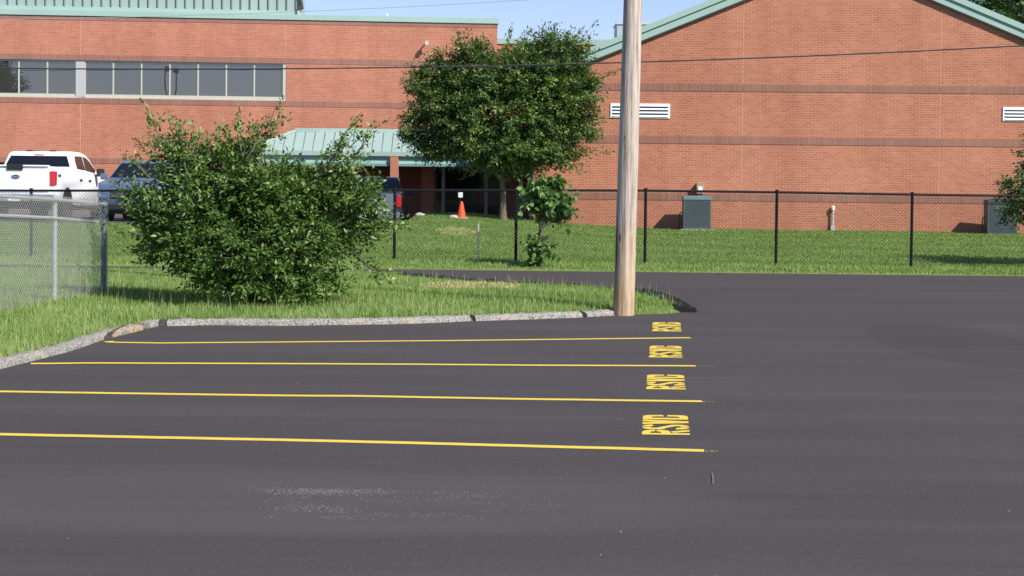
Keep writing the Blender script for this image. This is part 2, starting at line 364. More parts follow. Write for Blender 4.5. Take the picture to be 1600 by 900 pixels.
isl=grid('grass_island',np.linspace(-22,4,220),np.linspace(11,37,230),zisl,M['turf'],lambda x,y:(pdist(x,y)<.3)|inpoly(x,y)); tag(isl,kind='structure')

def sweep(name, pts, prof, mat, wob=.0, jit=0., res=.12):
    # resample
    P=[]; 
    for a,b in zip(pts[:-1],pts[1:]):
        n=max(1,int((b-a).length/res)); P+= [a.lerp(b,k/n) for k in range(n)]
    P.append(pts[-1]); mb=MB(); n=len(prof)
    for i,p in enumerate(P):
        t=(P[min(i+1,len(P)-1)]-P[max(i-1,0)]); t.z=0; t.normalize(); q=Vector((-t.y,t.x,0))
        for (a,z) in prof:
            mb.v.append(tuple(p+q*(a+random.uniform(-jit,jit))+Vector((0,0,z+(random.uniform(-jit,jit) if z>.01 else 0)))))
    for i in range(len(P)-1):
        for k in range(n-1): mb.f.append((i*n+k,i*n+k+1,(i+1)*n+k+1,(i+1)*n+k))
    mb.f.append(tuple(range(n))); mb.f.append(tuple(reversed(range((len(P)-1)*n,len(P)*n))))
    return mb.build(name,mat,smooth=True)
kp=[(0,-.04),(0.004,.035),(.02,.058),(.05,.070),(.13,.074),(.16,.06),(.165,-.04)]
def kseg(a,b): return [p.copy() for p in KF[a:b+1]]
def between(p,q,t): return p.lerp(q,t)
segs=[kseg(0,5)+[between(KF[5],KF[6],.96)], [between(KF[6],KF[7],.35),KF[7]]+kseg(8,12), [between(KF[12],KF[13],.09)]+kseg(13,14), [between(KF[14],KF[15],.1)]+[KF[15]]]
for s_ in segs:
    k=sweep('kerb',s_,kp,M['kerb'],jit=.009,res=.07); tag(k,kind='structure')
# crumbled tar edge behind the pole and along the drive
bk=[atz(x,y,0) for x,y in [(1079,488),(1062,476.5),(1030,465),(1000,459),(955,453),(900,449),(840,445),(740,440),(690,436),(640,431)]]
t_=sweep('asphalt_edge',bk[:4],[(-.12,-.02),(-.06,.04),(.02,.08),(.12,.065),(.20,.075),(.30,-.03)],M['tar'],jit=.03,res=.06); tag(t_,kind='structure')
t_=sweep('asphalt_edge',bk[3:],[(-.06,-.02),(-.03,.035),(.1,.06),(.28,.04),(.32,-.03)],M['tar'],jit=.018,res=.07); tag(t_,kind='structure')

# ---- grass blades (stuff)
def blades(name, xy, zf, hmin, hmax, wd, mat, shade, lean=.35, label='', hf=None):
    n=len(xy); X,Y=xy[:,0],xy[:,1]; Z=zf(X,Y)-.005
    h=rng.uniform(hmin,hmax,n)*rng.choice([1,1,1,.7],n)*(hf(X,Y) if hf else 1); a=rng.uniform(0,2*np.pi,n); la=rng.uniform(0,2*np.pi,n); l=rng.uniform(.05,lean,n)*h
    dx,dy=np.cos(a)*wd*.5,np.sin(a)*wd*.5; ex,ey=np.cos(la)*l,np.sin(la)*l
    V=np.empty((n,5,3)); V[:,0]=np.stack([X-dx,Y-dy,Z],1); V[:,1]=np.stack([X+dx,Y+dy,Z],1)
    V[:,2]=np.stack([X-dx*.7+ex*.35,Y-dy*.7+ey*.35,Z+h*.6],1); V[:,3]=np.stack([X+dx*.7+ex*.35,Y+dy*.7+ey*.35,Z+h*.6],1)
    V[:,4]=np.stack([X+ex,Y+ey,Z+h],1)
    b=np.arange(n)[:,None]*5; Fc=np.concatenate([b+[0,1,3],b+[0,3,2],b+[2,3,4]],0)
    o=npmesh(name,V.reshape(-1,3),Fc,mat,shade=np.repeat(np.clip(shade,0,1),5)); tag(o,kind='stuff'); 
    if label: o['label']=label; o['category']='grass'
    return o
def pnoise(X,Y,s):
    return (np.sin(X*s+1.3*np.sin(Y*s*.7))*np.cos(Y*s*1.1+1.7*np.sin(X*s*.6))+.5*np.sin(X*s*2.3+Y*s*1.9))*.5
N=330000; xy=np.stack([rng.uniform(-9.5,3.2,N),rng.uniform(16.5,35,N)],1)
ins=inpoly(xy[:,0],xy[:,1]); xy=xy[ins]; d=pdist(xy[:,0],xy[:,1]); kk=(d>.12)|((xy[:,0]>1.3)&(d>.02)); xy=xy[kk]; d=d[kk]
tb_=np.array([(atz(x,y,0).x,atz(x,y,0).y) for x,y in [(1079,488),(1070,481.5),(1062,476.5),(1046,470),(1030,465),(1015,461.5),(1000,459),(980,456)]])
dt_=np.min(np.hypot(xy[:,0,None]-tb_[None,:,0],xy[:,1,None]-tb_[None,:,1]),1); xy=xy[(dt_>.36)|(rng.random(len(xy))<.10)]
dry=atz(735,441,.1); dd=((xy[:,0]-dry.x)/.75)**2+((xy[:,1]-dry.y)/1.0)**2
keep=(dd>1)|(rng.random(len(xy))<.30); xy=xy[keep]; dd=dd[keep]
near=(xy[:,1]<24.8)
sh=.42+.22*pnoise(xy[:,0],xy[:,1],1.4)+rng.normal(0,.13,len(xy)); sh=np.where(near&(pnoise(xy[:,0],xy[:,1],.9)>-.2),sh+.16,sh); sh=np.where(dd<1.2,.95+rng.normal(0,.05,len(xy)),np.minimum(sh,.86))
hs=np.where(dd<1.3,.04,1.)
blades('tall_grass',xy[dd>=1.2],zisl,.04,.12,.008,M['grass'],sh[dd>=1.2],.6,'unmown green grass covering the raised island behind the kerb',lambda x,y:np.interp(y,[24,29,31],[1,.6,.42])*(1+.25*pnoise(x,y,2.3)))
blades('dry_grass',xy[dd<1.2],zisl,.02,.06,.014,M['grass'],sh[dd<1.2],.8,'dried straw coloured patch at the back edge of the grass island')
# seed stalks
n=2600; st=np.stack([rng.uniform(-9,3,n*6),rng.uniform(16.5,35,n*6)],1); st=st[inpoly(st[:,0],st[:,1])]; q=pdist(st[:,0],st[:,1]); st=st[(q>.2)][:n]
blades('grass_seed_stalks',st,zisl,.18,.32,.006,M['grass'],np.full(len(st),.84)+rng.normal(0,.04,len(st)),.3,'thin pale seed stalks standing above the island grass',lambda x,y:np.interp(y,[24,30],[1,.6]))
n=230000; lx=np.stack([rng.uniform(-16,16,n),YR+.05+(rng.random(n)**1.15)*21.3],1); lx=lx[lawnmask(lx[:,0],lx[:,1]+.35)]
stripe=np.sin((lx[:,1]+.12*lx[:,0])*2*np.pi/2.6); sh=.38+.10*stripe+.16*pnoise(lx[:,0],lx[:,1],.8)+rng.normal(0,.14,len(lx)); sh=np.minimum(sh,.85)
bare=aty(712,366,44); db=((lx[:,0]-bare.x)/.5)**2+((lx[:,1]-44)/1.3)**2; sh=np.where(db<1,.93,sh)
blades('mown_grass',lx,zlawn,.025,.06,.016,M['lawngrass'],sh,.7,'mown green lawn rising to the brick buildings')
n=52000; lx=np.stack([rng.uniform(-13,13,n),YR+.04+rng.random(n)*2.1],1); sh=.5+.2*pnoise(lx[:,0],lx[:,1],2)+rng.normal(0,.13,n); ed_=lx[:,1]<YR+.22; sh=np.where(ed_,.86,sh)
blades('verge_grass',lx,zlawn,.05,.12,.013,M['grass'],np.minimum(sh,.86),.5,'longer green verge grass between the black fence and the drive',lambda x,y:np.interp(y,[YR,YR+.15,YR+.6],[.25,.4,1]))

# ------------------------------------------------------------------ parking lines and words
def ribbon(mb, pts, wd, z=.004):
    for i in range(len(pts)-1):
        a,b=Vector(pts[i]),Vector(pts[i+1]); t=(b-a).normalized(); q=Vector((-t.y,t.x))*wd/2; zz=z+.0003*(i%7)
        e=t*wd*.02
        mb.add([(*(a-q-e),zz),(*(b-q+e),zz),(*(b+q+e),zz),(*(a+q-e),zz)],[(0,1,2,3)])
def stripmesh(mb, pts, wd, z=.003):
    n0=len(mb.v); P=[Vector(p) for p in pts]
    for i,p in enumerate(P):
        t=(P[min(i+1,len(P)-1)]-P[max(i-1,0)]).normalized(); q=Vector((-t.y,t.x))*wd/2
        mb.v.append((*(p-q),z)); mb.v.append((*(p+q),z))
    for i in range(len(P)-1): mb.f.append((n0+2*i,n0+2*i+2,n0+2*i+3,n0+2*i+1))
lines=[([(168,533.5),(176,535),(250,536.3),(300,535.8),(400,535),(700,532.5),(1079,528)],'farthest from the camera, just in front of the kerb'),
 ([(48,568.5),(140,567.5),(300,568),(500,568.7),(650,569.5),(850,571),(1087,572)],'second from the grass island'),
 ([(-200,610),(0,612),(200,615),(450,618.5),(550,619),(800,623.5),(1097,627.5)],'third from the grass island'),
 ([(-200,675),(0,679),(250,684),(450,688),(600,691.5),(850,698),(1100,704.5)],'nearest to the camera')]
for k,(pp,lab) in enumerate(lines):
    P=[atz(x,y,0) for x,y in pp]; Q=[]
    for a,b in zip(P[:-1],P[1:]): Q+=[a.lerp(b,j/6) for j in range(6)]
    Q.append(P[-1]); mb=MB(); stripmesh(mb,[(p.x,p.y+random.uniform(-.004,.004)) for p in Q],.115)
    o=mb.build('stall_line',M['yellow'],recalc=False); tag(o,'yellow painted parking stall line, '+lab,'stall line','painted stall lines')
H_=.5
def arc(cx,cy,rx,ry,a0,a1,n=12): return [(cx+rx*math.cos(R(a0+(a1-a0)*i/n)),cy+ry*math.sin(R(a0+(a1-a0)*i/n))) for i in range(n+1)]
def ring(mb, outer, inner, f, z):
    n0=len(mb.v)
    for a,b in zip(outer,inner): mb.v.append((*f(*a),z)); mb.v.append((*f(*b),z))
    for i in range(len(outer)-1): mb.f.append((n0+2*i,n0+2*i+2,n0+2*i+3,n0+2*i+1))
def quad(mb, pts, f, z): mb.add([(*f(*p),z) for p in pts],[tuple(range(len(pts)))])
def superarc(cx,cy,rx,ry,a0,a1,n=16,p=.72):
    o=[]
    for i in range(n+1):
        a=R(a0+(a1-a0)*i/n); c,s=math.cos(a),math.sin(a); o.append((cx+rx*math.copysign(abs(c)**p,c),cy+ry*math.copysign(abs(s)**p,s)))
    return o
def word(xl,xr,ynear,yfar,xl2,lab):
    a=atz(xl,ynear); b=atz(xr,ynear); c=atz(xl2,yfar); L=c.y-a.y; H=b.x-a.x; sx=(c.x-a.x)/L
    mb=MB()
    lw=.236
    def mk(off):
        def f(u,v):
            y=a.y+L*(off+u*lw); return (b.x - v*H + sx*(y-a.y), y)
        return f
    z=.003
    # R
    f=mk(0.0); quad(mb,[(0,0),(.32,0),(.32,1),(0,1)],f,z)
    ring(mb,superarc(.32,.70,.66,.30,90,1.5),superarc(.32,.715,.34,.115,90,1.5),f,z+.00005)
    ring(mb,superarc(.32,.70,.66,.30,-1.5,-90),superarc(.32,.715,.34,.115,-1.5,-90),f,z+.00005)
    quad(mb,[(.38,.34),(.66,.40),(1.0,0),(.68,0)],f,z+.0001)
    # S
    f=mk(.256)
    ring(mb,superarc(.5,.73,.5,.27,6,86),superarc(.5,.74,.17,.09,6,86),f,z)
    ring(mb,superarc(.5,.73,.5,.27,94,178),superarc(.5,.74,.17,.09,94,178),f,z)
    ring(mb,superarc(.5,.73,.5,.27,178,236,8),superarc(.5,.74,.17,.09,178,236,8),f,z+.00005)
    quad(mb,[(.0,.66),(.36,.68),(1.0,.36),(.64,.30)],f,z+.0001)
    ring(mb,superarc(.5,.27,.5,.27,20,-84),superarc(.5,.26,.17,.09,20,-84),f,z+.0002)
    ring(mb,superarc(.5,.27,.5,.27,-92,-182),superarc(.5,.26,.17,.09,-92,-182),f,z+.0003)
    # V
    f=mk(.510); quad(mb,[(0,1),(.38,1),(.70,0),(.30,0)],f,z); quad(mb,[(1,1),(.62,1),(.30,0),(.70,0)],f,z+.00005)
    # D with a stencil bridge
    f=mk(.764); quad(mb,[(0,0),(.36,0),(.36,1),(0,1)],f,z)
    ring(mb,superarc(.36,.5,.64,.5,90,.35,14,.42),superarc(.36,.5,.32,.31,90,.35,14,.5),f,z+.00005)
    ring(mb,superarc(.36,.5,.64,.5,-.35,-90,14,.42),superarc(.36,.5,.32,.31,-.35,-90,14,.5),f,z+.00005)
    o=mb.build('painted_word',M['yellow'],recalc=False); tag(o,lab,'road marking','painted RSVD words')
    # overspray specks beside the line ends are left to the asphalt
word(1002.8,1077.6,679.3,648.7,1004.7,'yellow stencilled RSVD lettering nearest to the camera, above the nearest stall line')
word(1009.7,1071,608.4,585.6,1011,'yellow stencilled RSVD lettering between the second and third stall lines from the kerb')
word(1013.8,1065.8,558.7,540.4,1015.3,'yellow stencilled RSVD lettering between the first and second stall lines from the kerb')
word(1019,1064.5,517.7,503.7,1019.7,'yellow stencilled RSVD lettering farthest away, beside the tip of the grass island')
# faint overspray tails
mb=MB()
for (x0,x1,y) in ((1090,1146,572.3),(1099,1118,627.9),(1103,1122,705)):
    a=atz(x0,y); b=atz(x1,y)
    for _ in range(13):
        t=random.random()**1.6; p=a.lerp(b,t)+Vector((0,random.gauss(0,.02),0)); r=random.uniform(.0015,.0045); zz=.0008+.00002*_
        mb.add([(p.x-2*r,p.y-r,zz),(p.x+2*r,p.y-r,zz),(p.x+2*r,p.y+r,zz),(p.x-2*r,p.y+r,zz)],[(0,1,2,3)])
o=mb.build('paint_overspray',M['yellow'],recalc=False); tag(o,kind='stuff'); 
# loose chips of stone lying on the asphalt
mb=MB()
for _ in range(14):
    x=random.uniform(-40,1640); y=random.uniform(500,890); p=atz(x,y); r=random.uniform(.002,.0042)
    mb.lathe([(r,0),(r*.8,r*.7),(r*.2,r)],(p.x,p.y,.001),5)
o=mb.build('loose_stones',M['conc']); tag(o,'tiny loose pale stones scattered over the dark asphalt','stones',kind='stuff')
mb=MB(); a=atz(1112.5,741); b=atz(1114,757); mb.tube([(a.x,a.y,.006),((a.x+b.x)/2+.003,(a.y+b.y)/2,.009),(b.x,b.y,.006)],.0024,5)
o=mb.build('twig',plain('dry_stem',(.32,.28,.18),.8)); tag(o,'thin dry stem lying alone on the asphalt right of the nearest stall line','twig')

# ------------------------------------------------------------------ buildings
# left brick building, facade frame
AL=.10
PL=aty(0,258,68.0); OL=Vector((PL.x,PL.y,0)); NL=Vector((math.sin(AL),-math.cos(AL),0)); UL=Vector((math.cos(AL),math.sin(AL),0))
def uvL(x,y,d=0.):
    p=atp(x,y,OL+NL*d,NL); return (p-OL-NL*d).dot(UL), p.z
BL=empty('brick_building',OL,AL); tag(BL,'long two storey red brick building with a ribbon of windows and mint metal upper wall','building')
uE,_=uvL(777,60); UW=-22.
_,vF0=uvL(0,22.3); _,vF1=uvL(777,29.5); vF1=max(vF1,vF0+.2)
_,vB0=uvL(0,83.2); _,vW1=uvL(0,91.8); _,vW0=uvL(0,151.2); _,vS0=uvL(0,160); _,vL1=uvL(0,245); _,vL0=uvL(0,253.6)
uWR,_=uvL(447,130)
uD,_=uvL(15,260); 
f=lambda a,b,d:(a,d,b)
mb=MB(); D=14.
mb.box(UW,uE,0,D,vW1,vF0+.1)                                # above windows
mb.box(uWR,uE,0,D,vW0,vW1-.0)                             # right of windows
mb.box(UW,uE,0,D,vL0,vW0)                                  # between floors
mb.box(uD,uE,0,D,-1.6,vL0)
mb.box(UW,uD,.5,D,-1.6,vL0)
mb.box(uvL(-329,120)[0],uWR,.6,D,vW0,vW1); mb.box(UW,uvL(-329,120)[0],0,D,vW0,vW1)
mb.build('wall',M['brick'],BL)
def band(parent,u0,u1,v0,v1,name='soldier_course',d=-.012):
    return MB().box(u0,u1,d,.05 if d<0 else d+.05,v0,v1).build(name,M['soldier'],parent)
band(BL,UW,uE+.012,vB0,vW1-.003); band(BL,UW,uE+.012,vS0,vW0-.003); band(BL,UW,uE+.012,vL0+.003,vL1); 
_,vT=uvL(0,29.3); band(BL,UW,uE+.012,vT,vF0-.003)
for xj,y in ((126,50),(446,60)):
    u,_=uvL(xj,y)
    MB().box(u-.008,u+.008,-.004,.0,vL0+.01,vS0-.01).build('control_joint',M['joint'],BL)
    MB().box(u-.008,u+.008,-.004,.0,vB0+.01,vT-.01).build('control_joint',M['joint'],BL)
mb=MB().box(UW,uE+.05,-.05,D,vF0,vF1); mb.build('fascia',M['mint'],BL); MB().box(UW,uE+.04,-.03,-.002,vF0-.03,vF0).build('drip_edge',M['drip'],BL)
# upper standing seam wall
uM,_=uvL(471,12); mp=MB().box(UW,uM,.25,9,vF1,vF1+5.); up=mp.build('metal_wall',M['mintpanel'],BL)
MB().box(UW,uM+.01,.20,.248,vF1,vF1+.16).build('base_flashing',M['mint'],BL)
u=uvL(11.3,10)[0]; pu=(uvL(143.8,10)[0]-uvL(11.3,10)[0])/9; k0=int((UW-u)/pu); mb=MB(); k=k0
while u+k*pu<uM-.05:
    mb.box(u+k*pu-.02,u+k*pu+.02,.19,.249,vF1+.17,vF1+5.); k+=1
mb.build('standing_seams',M['mintdark'],BL)
# windows
mull=[-329,-283,-238,-193,-149,-104.5,-60,-14.6,29.7,74.3,118.7]; mull2=[133.2,177.3,221.4,265.6,309.7,353.8,397.5,442.0]
def pane_run(ms):
    for a,b in zip(ms[:-1],ms[1:]):
        ua,_=uvL(a,120,-.1); ub,_=uvL(b,120,-.1); fr=MB(); t=.055
        fr.box(ua,ua+t/2,.06,.16,vW0,vW1); fr.box(ub-t/2,ub,.06,.16,vW0,vW1); fr.box(ua+t/2,ub-t/2,.06,.16,vW0,vW0+.15); fr.box(ua+t/2,ub-t/2,.06,.16,vW1-.06,vW1)
        o=fr.build('window',M['frame'],BL); MB().box(ua+t/2,ub-t/2,.10,.13,vW0+.15,vW1-.06).build('pane',M['glass'],o)
pane_run(mull); pane_run(mull2)
ua,_=uvL(118.7,120,-.1); ub,_=uvL(133.2,120,-.1); MB().box(ua+.003,ub-.003,.03,.2,vW0,vW1).build('infill_panel',M['panelgrey'],BL)
ua,_=uvL(442.0,120,-.1); MB().box(ua+.003,uWR-.001,.02,.2,vW0,vW1).build('window_jamb',M['frame'],BL)
MB().box(uvL(-329,120)[0]+.01,uWR,.03,.059,vW0,vW0+.06).build('window_sill',M['frame'],BL)
MB().box(UW,uD-.002,.35,.4,-.3,vL0-.1).build('window_opening',M['doorglass'],BL)
# roof pipe and vents
u,_=uvL(470,20); mb=MB(); mb.tube([(u-.15,.12,vF1+1.2),(u+.02,.12,vF1+.45),(u+.06,.12,vF1+.25),(u-.12,.12,vF1+.22)],.06,8); mb.build('bent_pipe',M['rustpipe'],BL,True)
mb=MB(); mb.box(u-.13,u-.03,.1,.2,vF1,vF1+.2); mb.build('pipe_bracket',M['galv'],BL)
u,_=uvL(605,25); MB().tube([(u,.3,vF1),(u,.3,vF1+.15)],.04,8).build('roof_vent_pipe',M['white'],BL)
u,v=uvL(666,67); mb=MB(); mb.tube([(u,0,v),(u,-.28,v+.04),(u,-.34,v-.02)],.03,8); mb.box(u-.07,u+.07,-.42,-.26,v-.1,v+.02); mb.build('wall_lamp',M['galv'],BL)

# right gable building
AR=-.044
PR=aty(833,300,54.4); OR=Vector((PR.x,PR.y,0)); NR=Vector((math.sin(AR),-math.cos(AR),0)); UR=Vector((math.cos(AR),math.sin(AR),0))
def uvR(x,y,d=0.):
    p=atp(x,y,OR+NR*d,NR); return (p-OR-NR*d).dot(UR), p.z
BR=empty('gabled_brick_building',OR,AR); tag(BR,'tall gabled red brick building with mint green rake trim on the right','building')
a1=uvR(922,96); a2=uvR(1162,0); b1=uvR(1455,0); b2=uvR(1600,61)
sl=(a2[1]-a1[1])/(a2[0]-a1[0]); sr=(b2[1]-b1[1])/(b2[0]-b1[0])
ua=(b1[1]-sr*b1[0]-(a1[1]-sl*a1[0]))/(sl-sr); va=a1[1]+sl*(ua-a1[0]); vEl=a1[1]+sl*(0-a1[0]); uR=ua+ (va-vEl)/(-sr)
MB().prism([(0,-1.6),(uR,-1.6),(uR,vEl),(ua,va),(0,vEl)],lambda a,b,d:(a,d,b),0,13.).build('wall',M['brick'],BR)
# rake boards + roof slabs
def rake(u0,v0,u1,v1,name,mat,t0,t1,d0,d1):
    MB().prism([(u0,v0+t0),(u1,v1+t0),(u1,v1+t1),(u0,v0+t1)],lambda a,b,d:(a,d,b),d0,d1).build(name,mat,BR)
o1=.35; ul0=-o1; vl0=vEl-sl*o1; ur0=uR+o1; vr0=vEl-(-sr)*o1
for (u0,v0) in ((ul0,vl0),(ur0,vr0)):
    rake(u0,v0,ua,va,'rake_trim',M['mint'],.0,.21,-.12,-.001)
    rake(u0,v0,ua,va,'rake_trim',M['mint'],.225,.40,-.17,13.1)
    rake(u0,v0,ua,va,'drip_edge',M['drip'],-.035,-.003,-.11,-.001)
    rake(u0,v0,ua,va,'seam_line',M['mintdark'],.211,.224,-.13,13.)
uS,_=uvR(868,200)
for (yt,yb) in ((130.5,141.6),(212.4,223.7),(301.6,312)):
    vt=uvR(1005,yt)[1]; vb=uvR(1005,yb)[1]; o=MB().box(-.012,uR+.012,-.012,.05,vb,vt).build('soldier_course',M['soldier'],BR)
for xj in (1158.5,1467):
    u,_=uvR(xj,250); MB().box(u-.008,u+.008,-.004,0,-.2,va-.1-abs(u-ua)*abs(sl)).build('control_joint',M['joint'],BR)
for (x0,x1,y0,y1) in ((954,1047,161.3,184),(1567,1662,167.3,189)):
    u0,v1=uvR(x0,y0); u1,_=uvR(x1,y0); _,v0=uvR(x0,y1); fr=MB(); fr.box(u0,u1,-.03,.0-.001,v0,v1); o=fr.build('louver_vent',M['louver'],BR)
    h=(v1-v0)
    sl_=MB()
    for k in range(3):
        c=v0+h*(.27+.235*k); sl_.box(u0+.06,u1-.06,-.034,-.0305,c-h*.055,c+h*.055)
    sl_.build('louver_slots',M['slot'],o)
    s2=MB()
    for k in range(4):
        c=v0+h*(.10+.235*k); s2.prism([(-.0305,c+.0),(-.055,c-.0),(-.0305,c+.045)],lambda a,b,d:(d,a,b),u0+.06,u1-.06)
    s2.build('louver_blades',M['louver'],o)
# corner downspout
MB().box(-.10,-.005,-.12,-.02,-.1,vEl-.1).build('downspout',plain('blue_green_downspout',(.03,.10,.12),.5),BR)
u0,v1=uvR(1088.5,285.5,.2); u1,v0=uvR(1099.5,303,.2)
mb=MB().box(u0,u1,-.22,-.002,v0,v1); o=mb.build('hooded_box',M['beige'],None,bevel=.01); o.parent=BR; MB().box(u0+.045,u1-.04,-.235,-.221,v0+.06,v1-.11).build('light_lens',M['white'],o)
# pipe riser on the wall
u,vt=uvR(1301,324); _,vb=uvR(1301,361); mb=MB(); mb.tube([(u,-.08,vb-.1),(u,-.08,vt-.05)],.03,8); mb.box(u-.06,u+.05,-.14,-.03,vb+.02,vb+.16); o=mb.build('conduit_riser',M['galv'],BR); MB().lathe([(.055,-.06),(.06,.03),(.03,.07)],(u,-.08,vt-.02),10).build('riser_cap',M['white'],o)

# link building behind the tree
pk=aty(906,75,76.); ok=Vector((pk.x-8,76,0)); BK=empty('rear_brick_block',ok); tag(BK,'low brick block with mint parapet seen above the green tree','building')
vt=aty(906,70,76).z; vt2=aty(906,61.5,76).z
MB().box(0,16,0,10,-1.6,vt).build('wall',M['brick'],BK); MB().box(-.03,16.03,-.05,10,vt,vt2).build('fascia',M['mint'],BK)
q0=aty(964,62,78); q1=aty(1027,36,78); mb=MB(); mb.box(q0.x,q1.x,78,80.2,vt2-.02,q1.z-.07); o=mb.build('rooftop_unit',plain('rooftop_grey',(.33,.36,.42),.6)); tag(o,'grey boxy rooftop unit half hidden behind the utility pole','rooftop unit')
MB().box(q0.x-.05,q1.x+.05,77.95,80.25,q1.z-.068,q1.z).build('unit_cap',M['galv'],o)

# porch canopy
YC=59.; PC=empty('entrance_porch',(aty(600,260,YC).x,YC,0),.0); tag(PC,'entrance porch with mint standing seam roof and brick piers','porch'); ox=PC.location.x
def uvC(x,y,d=0.): p=aty(x,y,YC+d); return p.x-ox, p.z
e0,ve=uvC(388,239); e1,_=uvC(835,240); ve=uvC(600,238.5)[1]
ytop=5.6; dtop=1.1; r0,vr=uvC(461,207,dtop); vr=uvC(560,207.5,dtop)[1]
# front slope + left hip
mb=MB(); P=[(e0-.15,0,ve),(e1,0,ve),(e1,dtop,vr),(r0,dtop,vr)]
mb.add(P+[(p[0],p[1]+.02,p[2]-.08) for p in P],[(0,1,2,3),(7,6,5,4),(0,4,5,1),(3,2,6,7),(0,3,7,4),(1,5,6,2)])
vq=uvC(560,205,8.3)[1]
mb.add([(e0-.15,.02,ve-.01),(r0,dtop+.01,vr),(r0,8.3,vq-.06),(e0-.15,8.3,ve-.01)],[(0,1,2,3)])
mb.add([(r0,dtop+.01,vr-.002),(e1,dtop+.01,vr-.002),(e1,8.3,vq-.06),(r0,8.3,vq-.06)],[(0,1,2,3)])
mb.build('canopy_roof',M['mintpanel'],PC)
s0=uvC(565.5,225)[0]; sp_=uvC(581,225)[0]-s0; k=int((e0-s0)/sp_)-1
while s0+k*sp_<e1:
    x=s0+k*sp_; 
    if x>e0:
        t=1. if x>=r0 else (x-e0)/(r0-e0)
        MB().tube([(x,.03,ve+.02),(x,.03+(dtop-.03)*t,ve+.02+(vr-ve)*t)],.018,4).build('roof_seam',M['mintdark'],PC)
    k+=1
sm=MB(); sm.tube([(e0-.1,.05,ve+.03),(r0,dtop,vr+.03)],.05,6); sm.build('hip_cap',M['mint'],PC)
c0_,v0_=uvC(461,206.,8.3); c1_,v1_=uvC(461,200.,8.3); MB().box(c0_,e1,8.3,8.6,v0_-.12,v1_).build('ridge_flashing',M['mint'],PC)
# stepped flashing down the wall
sf=MB()
for k in range(5):
    xa,_=uvC(461-13*k-13,206,8.3); xb,_=uvC(461-13*k-.2,206,8.3); _,t1=uvC(461-13*k,204.5+6.3*k,8.3); _,t0=uvC(461-13*k,222+6*k,8.3)
    sf.box(xa,xb,8.3,8.6,t0,t1)
sf.build('step_flashing',M['mint'],PC)
# rear body carrying canopy (inside wall towards the building)
_,vg=uvC(600,243.5); _,vb1=uvC(600,258.5)
MB().box(e0-.2,e1,-.10,-.001,vg,ve+.03).build('gutter',M['mint'],PC)
MB().box(e0,e1,.02,.20,vb1,vg-.01).build('fascia_beam',plain('mint_beam',(.30,.52,.47),.5),PC); MB().box(e0,e1,-.02,.019,vb1-.02,vb1+.06).build('beam_trim',M['mintdark'],PC)
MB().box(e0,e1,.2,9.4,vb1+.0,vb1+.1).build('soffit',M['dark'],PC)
for (x0,x1,dd) in ((609.8,622.3,-.13),(659,679,2.5)):
    a,_=uvC(x0,260,dd); b,_=uvC(x1,260,dd); MB().box(a,b,dd,dd+.3,-1.2,vg-.02 if dd<0 else vb1).build('brick_pier',M['brick'],PC)
xw0,_=uvC(662,300,5); xw1,_=uvC(835,300,5); MB().box(e0+.3,e1,6.,6.2,-1.2,vb1).build('back_wall',M['brick'],PC)
bb,_=uvC(780,300,2.6); be,_=uvC(812,300,2.6); MB().box(bb,be,2.6,2.9,-.8,vb1).build('side_wall',M['brick'],PC)
for x in (692.5,759.5):
    a,_=uvC(x-2.6,300,2.6); b,_=uvC(x+2.6,300,2.6); MB().box(a,b,2.6,2.72,-.8,vb1).build('door_frame',M['cream'],PC)
a,_=uvC(682,300,2.65); b,_=uvC(778,300,2.65); MB().box(a,b,2.76,2.8,-.8,vb1).build('door_glass',M['doorglass'],PC)
a,_=uvC(811.5,300,-2); b,_=uvC(816,300,-2); MB().box(a,b,-2.,-1.88,-.5,uvC(813,283,-2)[1]).build('corner_post',M['white'],PC)

# ------------------------------------------------------------------ fences
def chainmesh(name, A, B, h0, h1, wire, pitch, mat, parent, z0=None):
    # A, B base points; diamonds of wires as thin three sided bars
    L=(B-A).length; u=(B-A)/L; mb_v=[]; H=h1-h0; n_=Vector((-u.y,u.x,0)).normalized()
    segs=[]
    k=-int(H/pitch)-1
    while k*pitch<L:
        for s in (1,-1):
            x0=k*pitch; x1=x0+H
            a=max(x0,0); b=min(x1,L)
            if b<=a: continue
            za,zb=(a-x0),(b-x0)
            if s<0: za,zb=H-za,H-zb
            segs.append((a,za,b,zb,s))
        k+=1
    V=[];Fc=[]
    for a,za,b,zb,s in segs:
        p=A+u*a+Vector((0,0,h0+za))+n_*(wire*.6*s); q=A+u*b+Vector((0,0,h0+zb))+n_*(wire*.6*s)
        t=(q-p).normalized(); o1=n_*wire*.55; o2=t.cross(n_).normalized()*wire*.5; i=len(V)
        for P_ in (p,q): V+= [P_+o1, P_-o1*.6+o2, P_-o1*.6-o2]
        Fc+=[(i,i+1,i+4,i+3),(i+1,i+2,i+5,i+4),(i+2,i,i+3,i+5)]
    inv=parent.matrix_world.inverted() if parent else None
    loc=parent.location if parent else Vector()
    return npmesh(name,[tuple(v-loc) for v in V],Fc,mat,parent,k=4)
HF=1.43; YF=36.4
def fbase(x):                                             # top of fence pixel -> base z
    top=np.interp(x,[-400,100,617,900,1009,1214,1424,1700,2200],[295,298.2,297.2,297.4,297.8,300.4,304,308,314]); p=aty(x,float(top),YF); return Vector((p.x,YF,p.z-HF))
px=[-360,-156,49,238,427,617,807,1009,1214,1425.5,1635,1840]
pb=[fbase(x) for x in px]; root=empty('black_fence',(pb[5].x,YF,0)); tag(root,'black chain link fence crossing the whole lawn in front of the brick buildings','fence')
for p in pb:
    MB().tube([p-root.location-Vector((0,0,.15)),p-root.location+Vector((0,0,HF+.02))],.03,8).tube([p-root.location+Vector((0,0,HF+.02)),p-root.location+Vector((0,0,HF+.05))],.036,8).build('post',M['blackfence'],root,True)
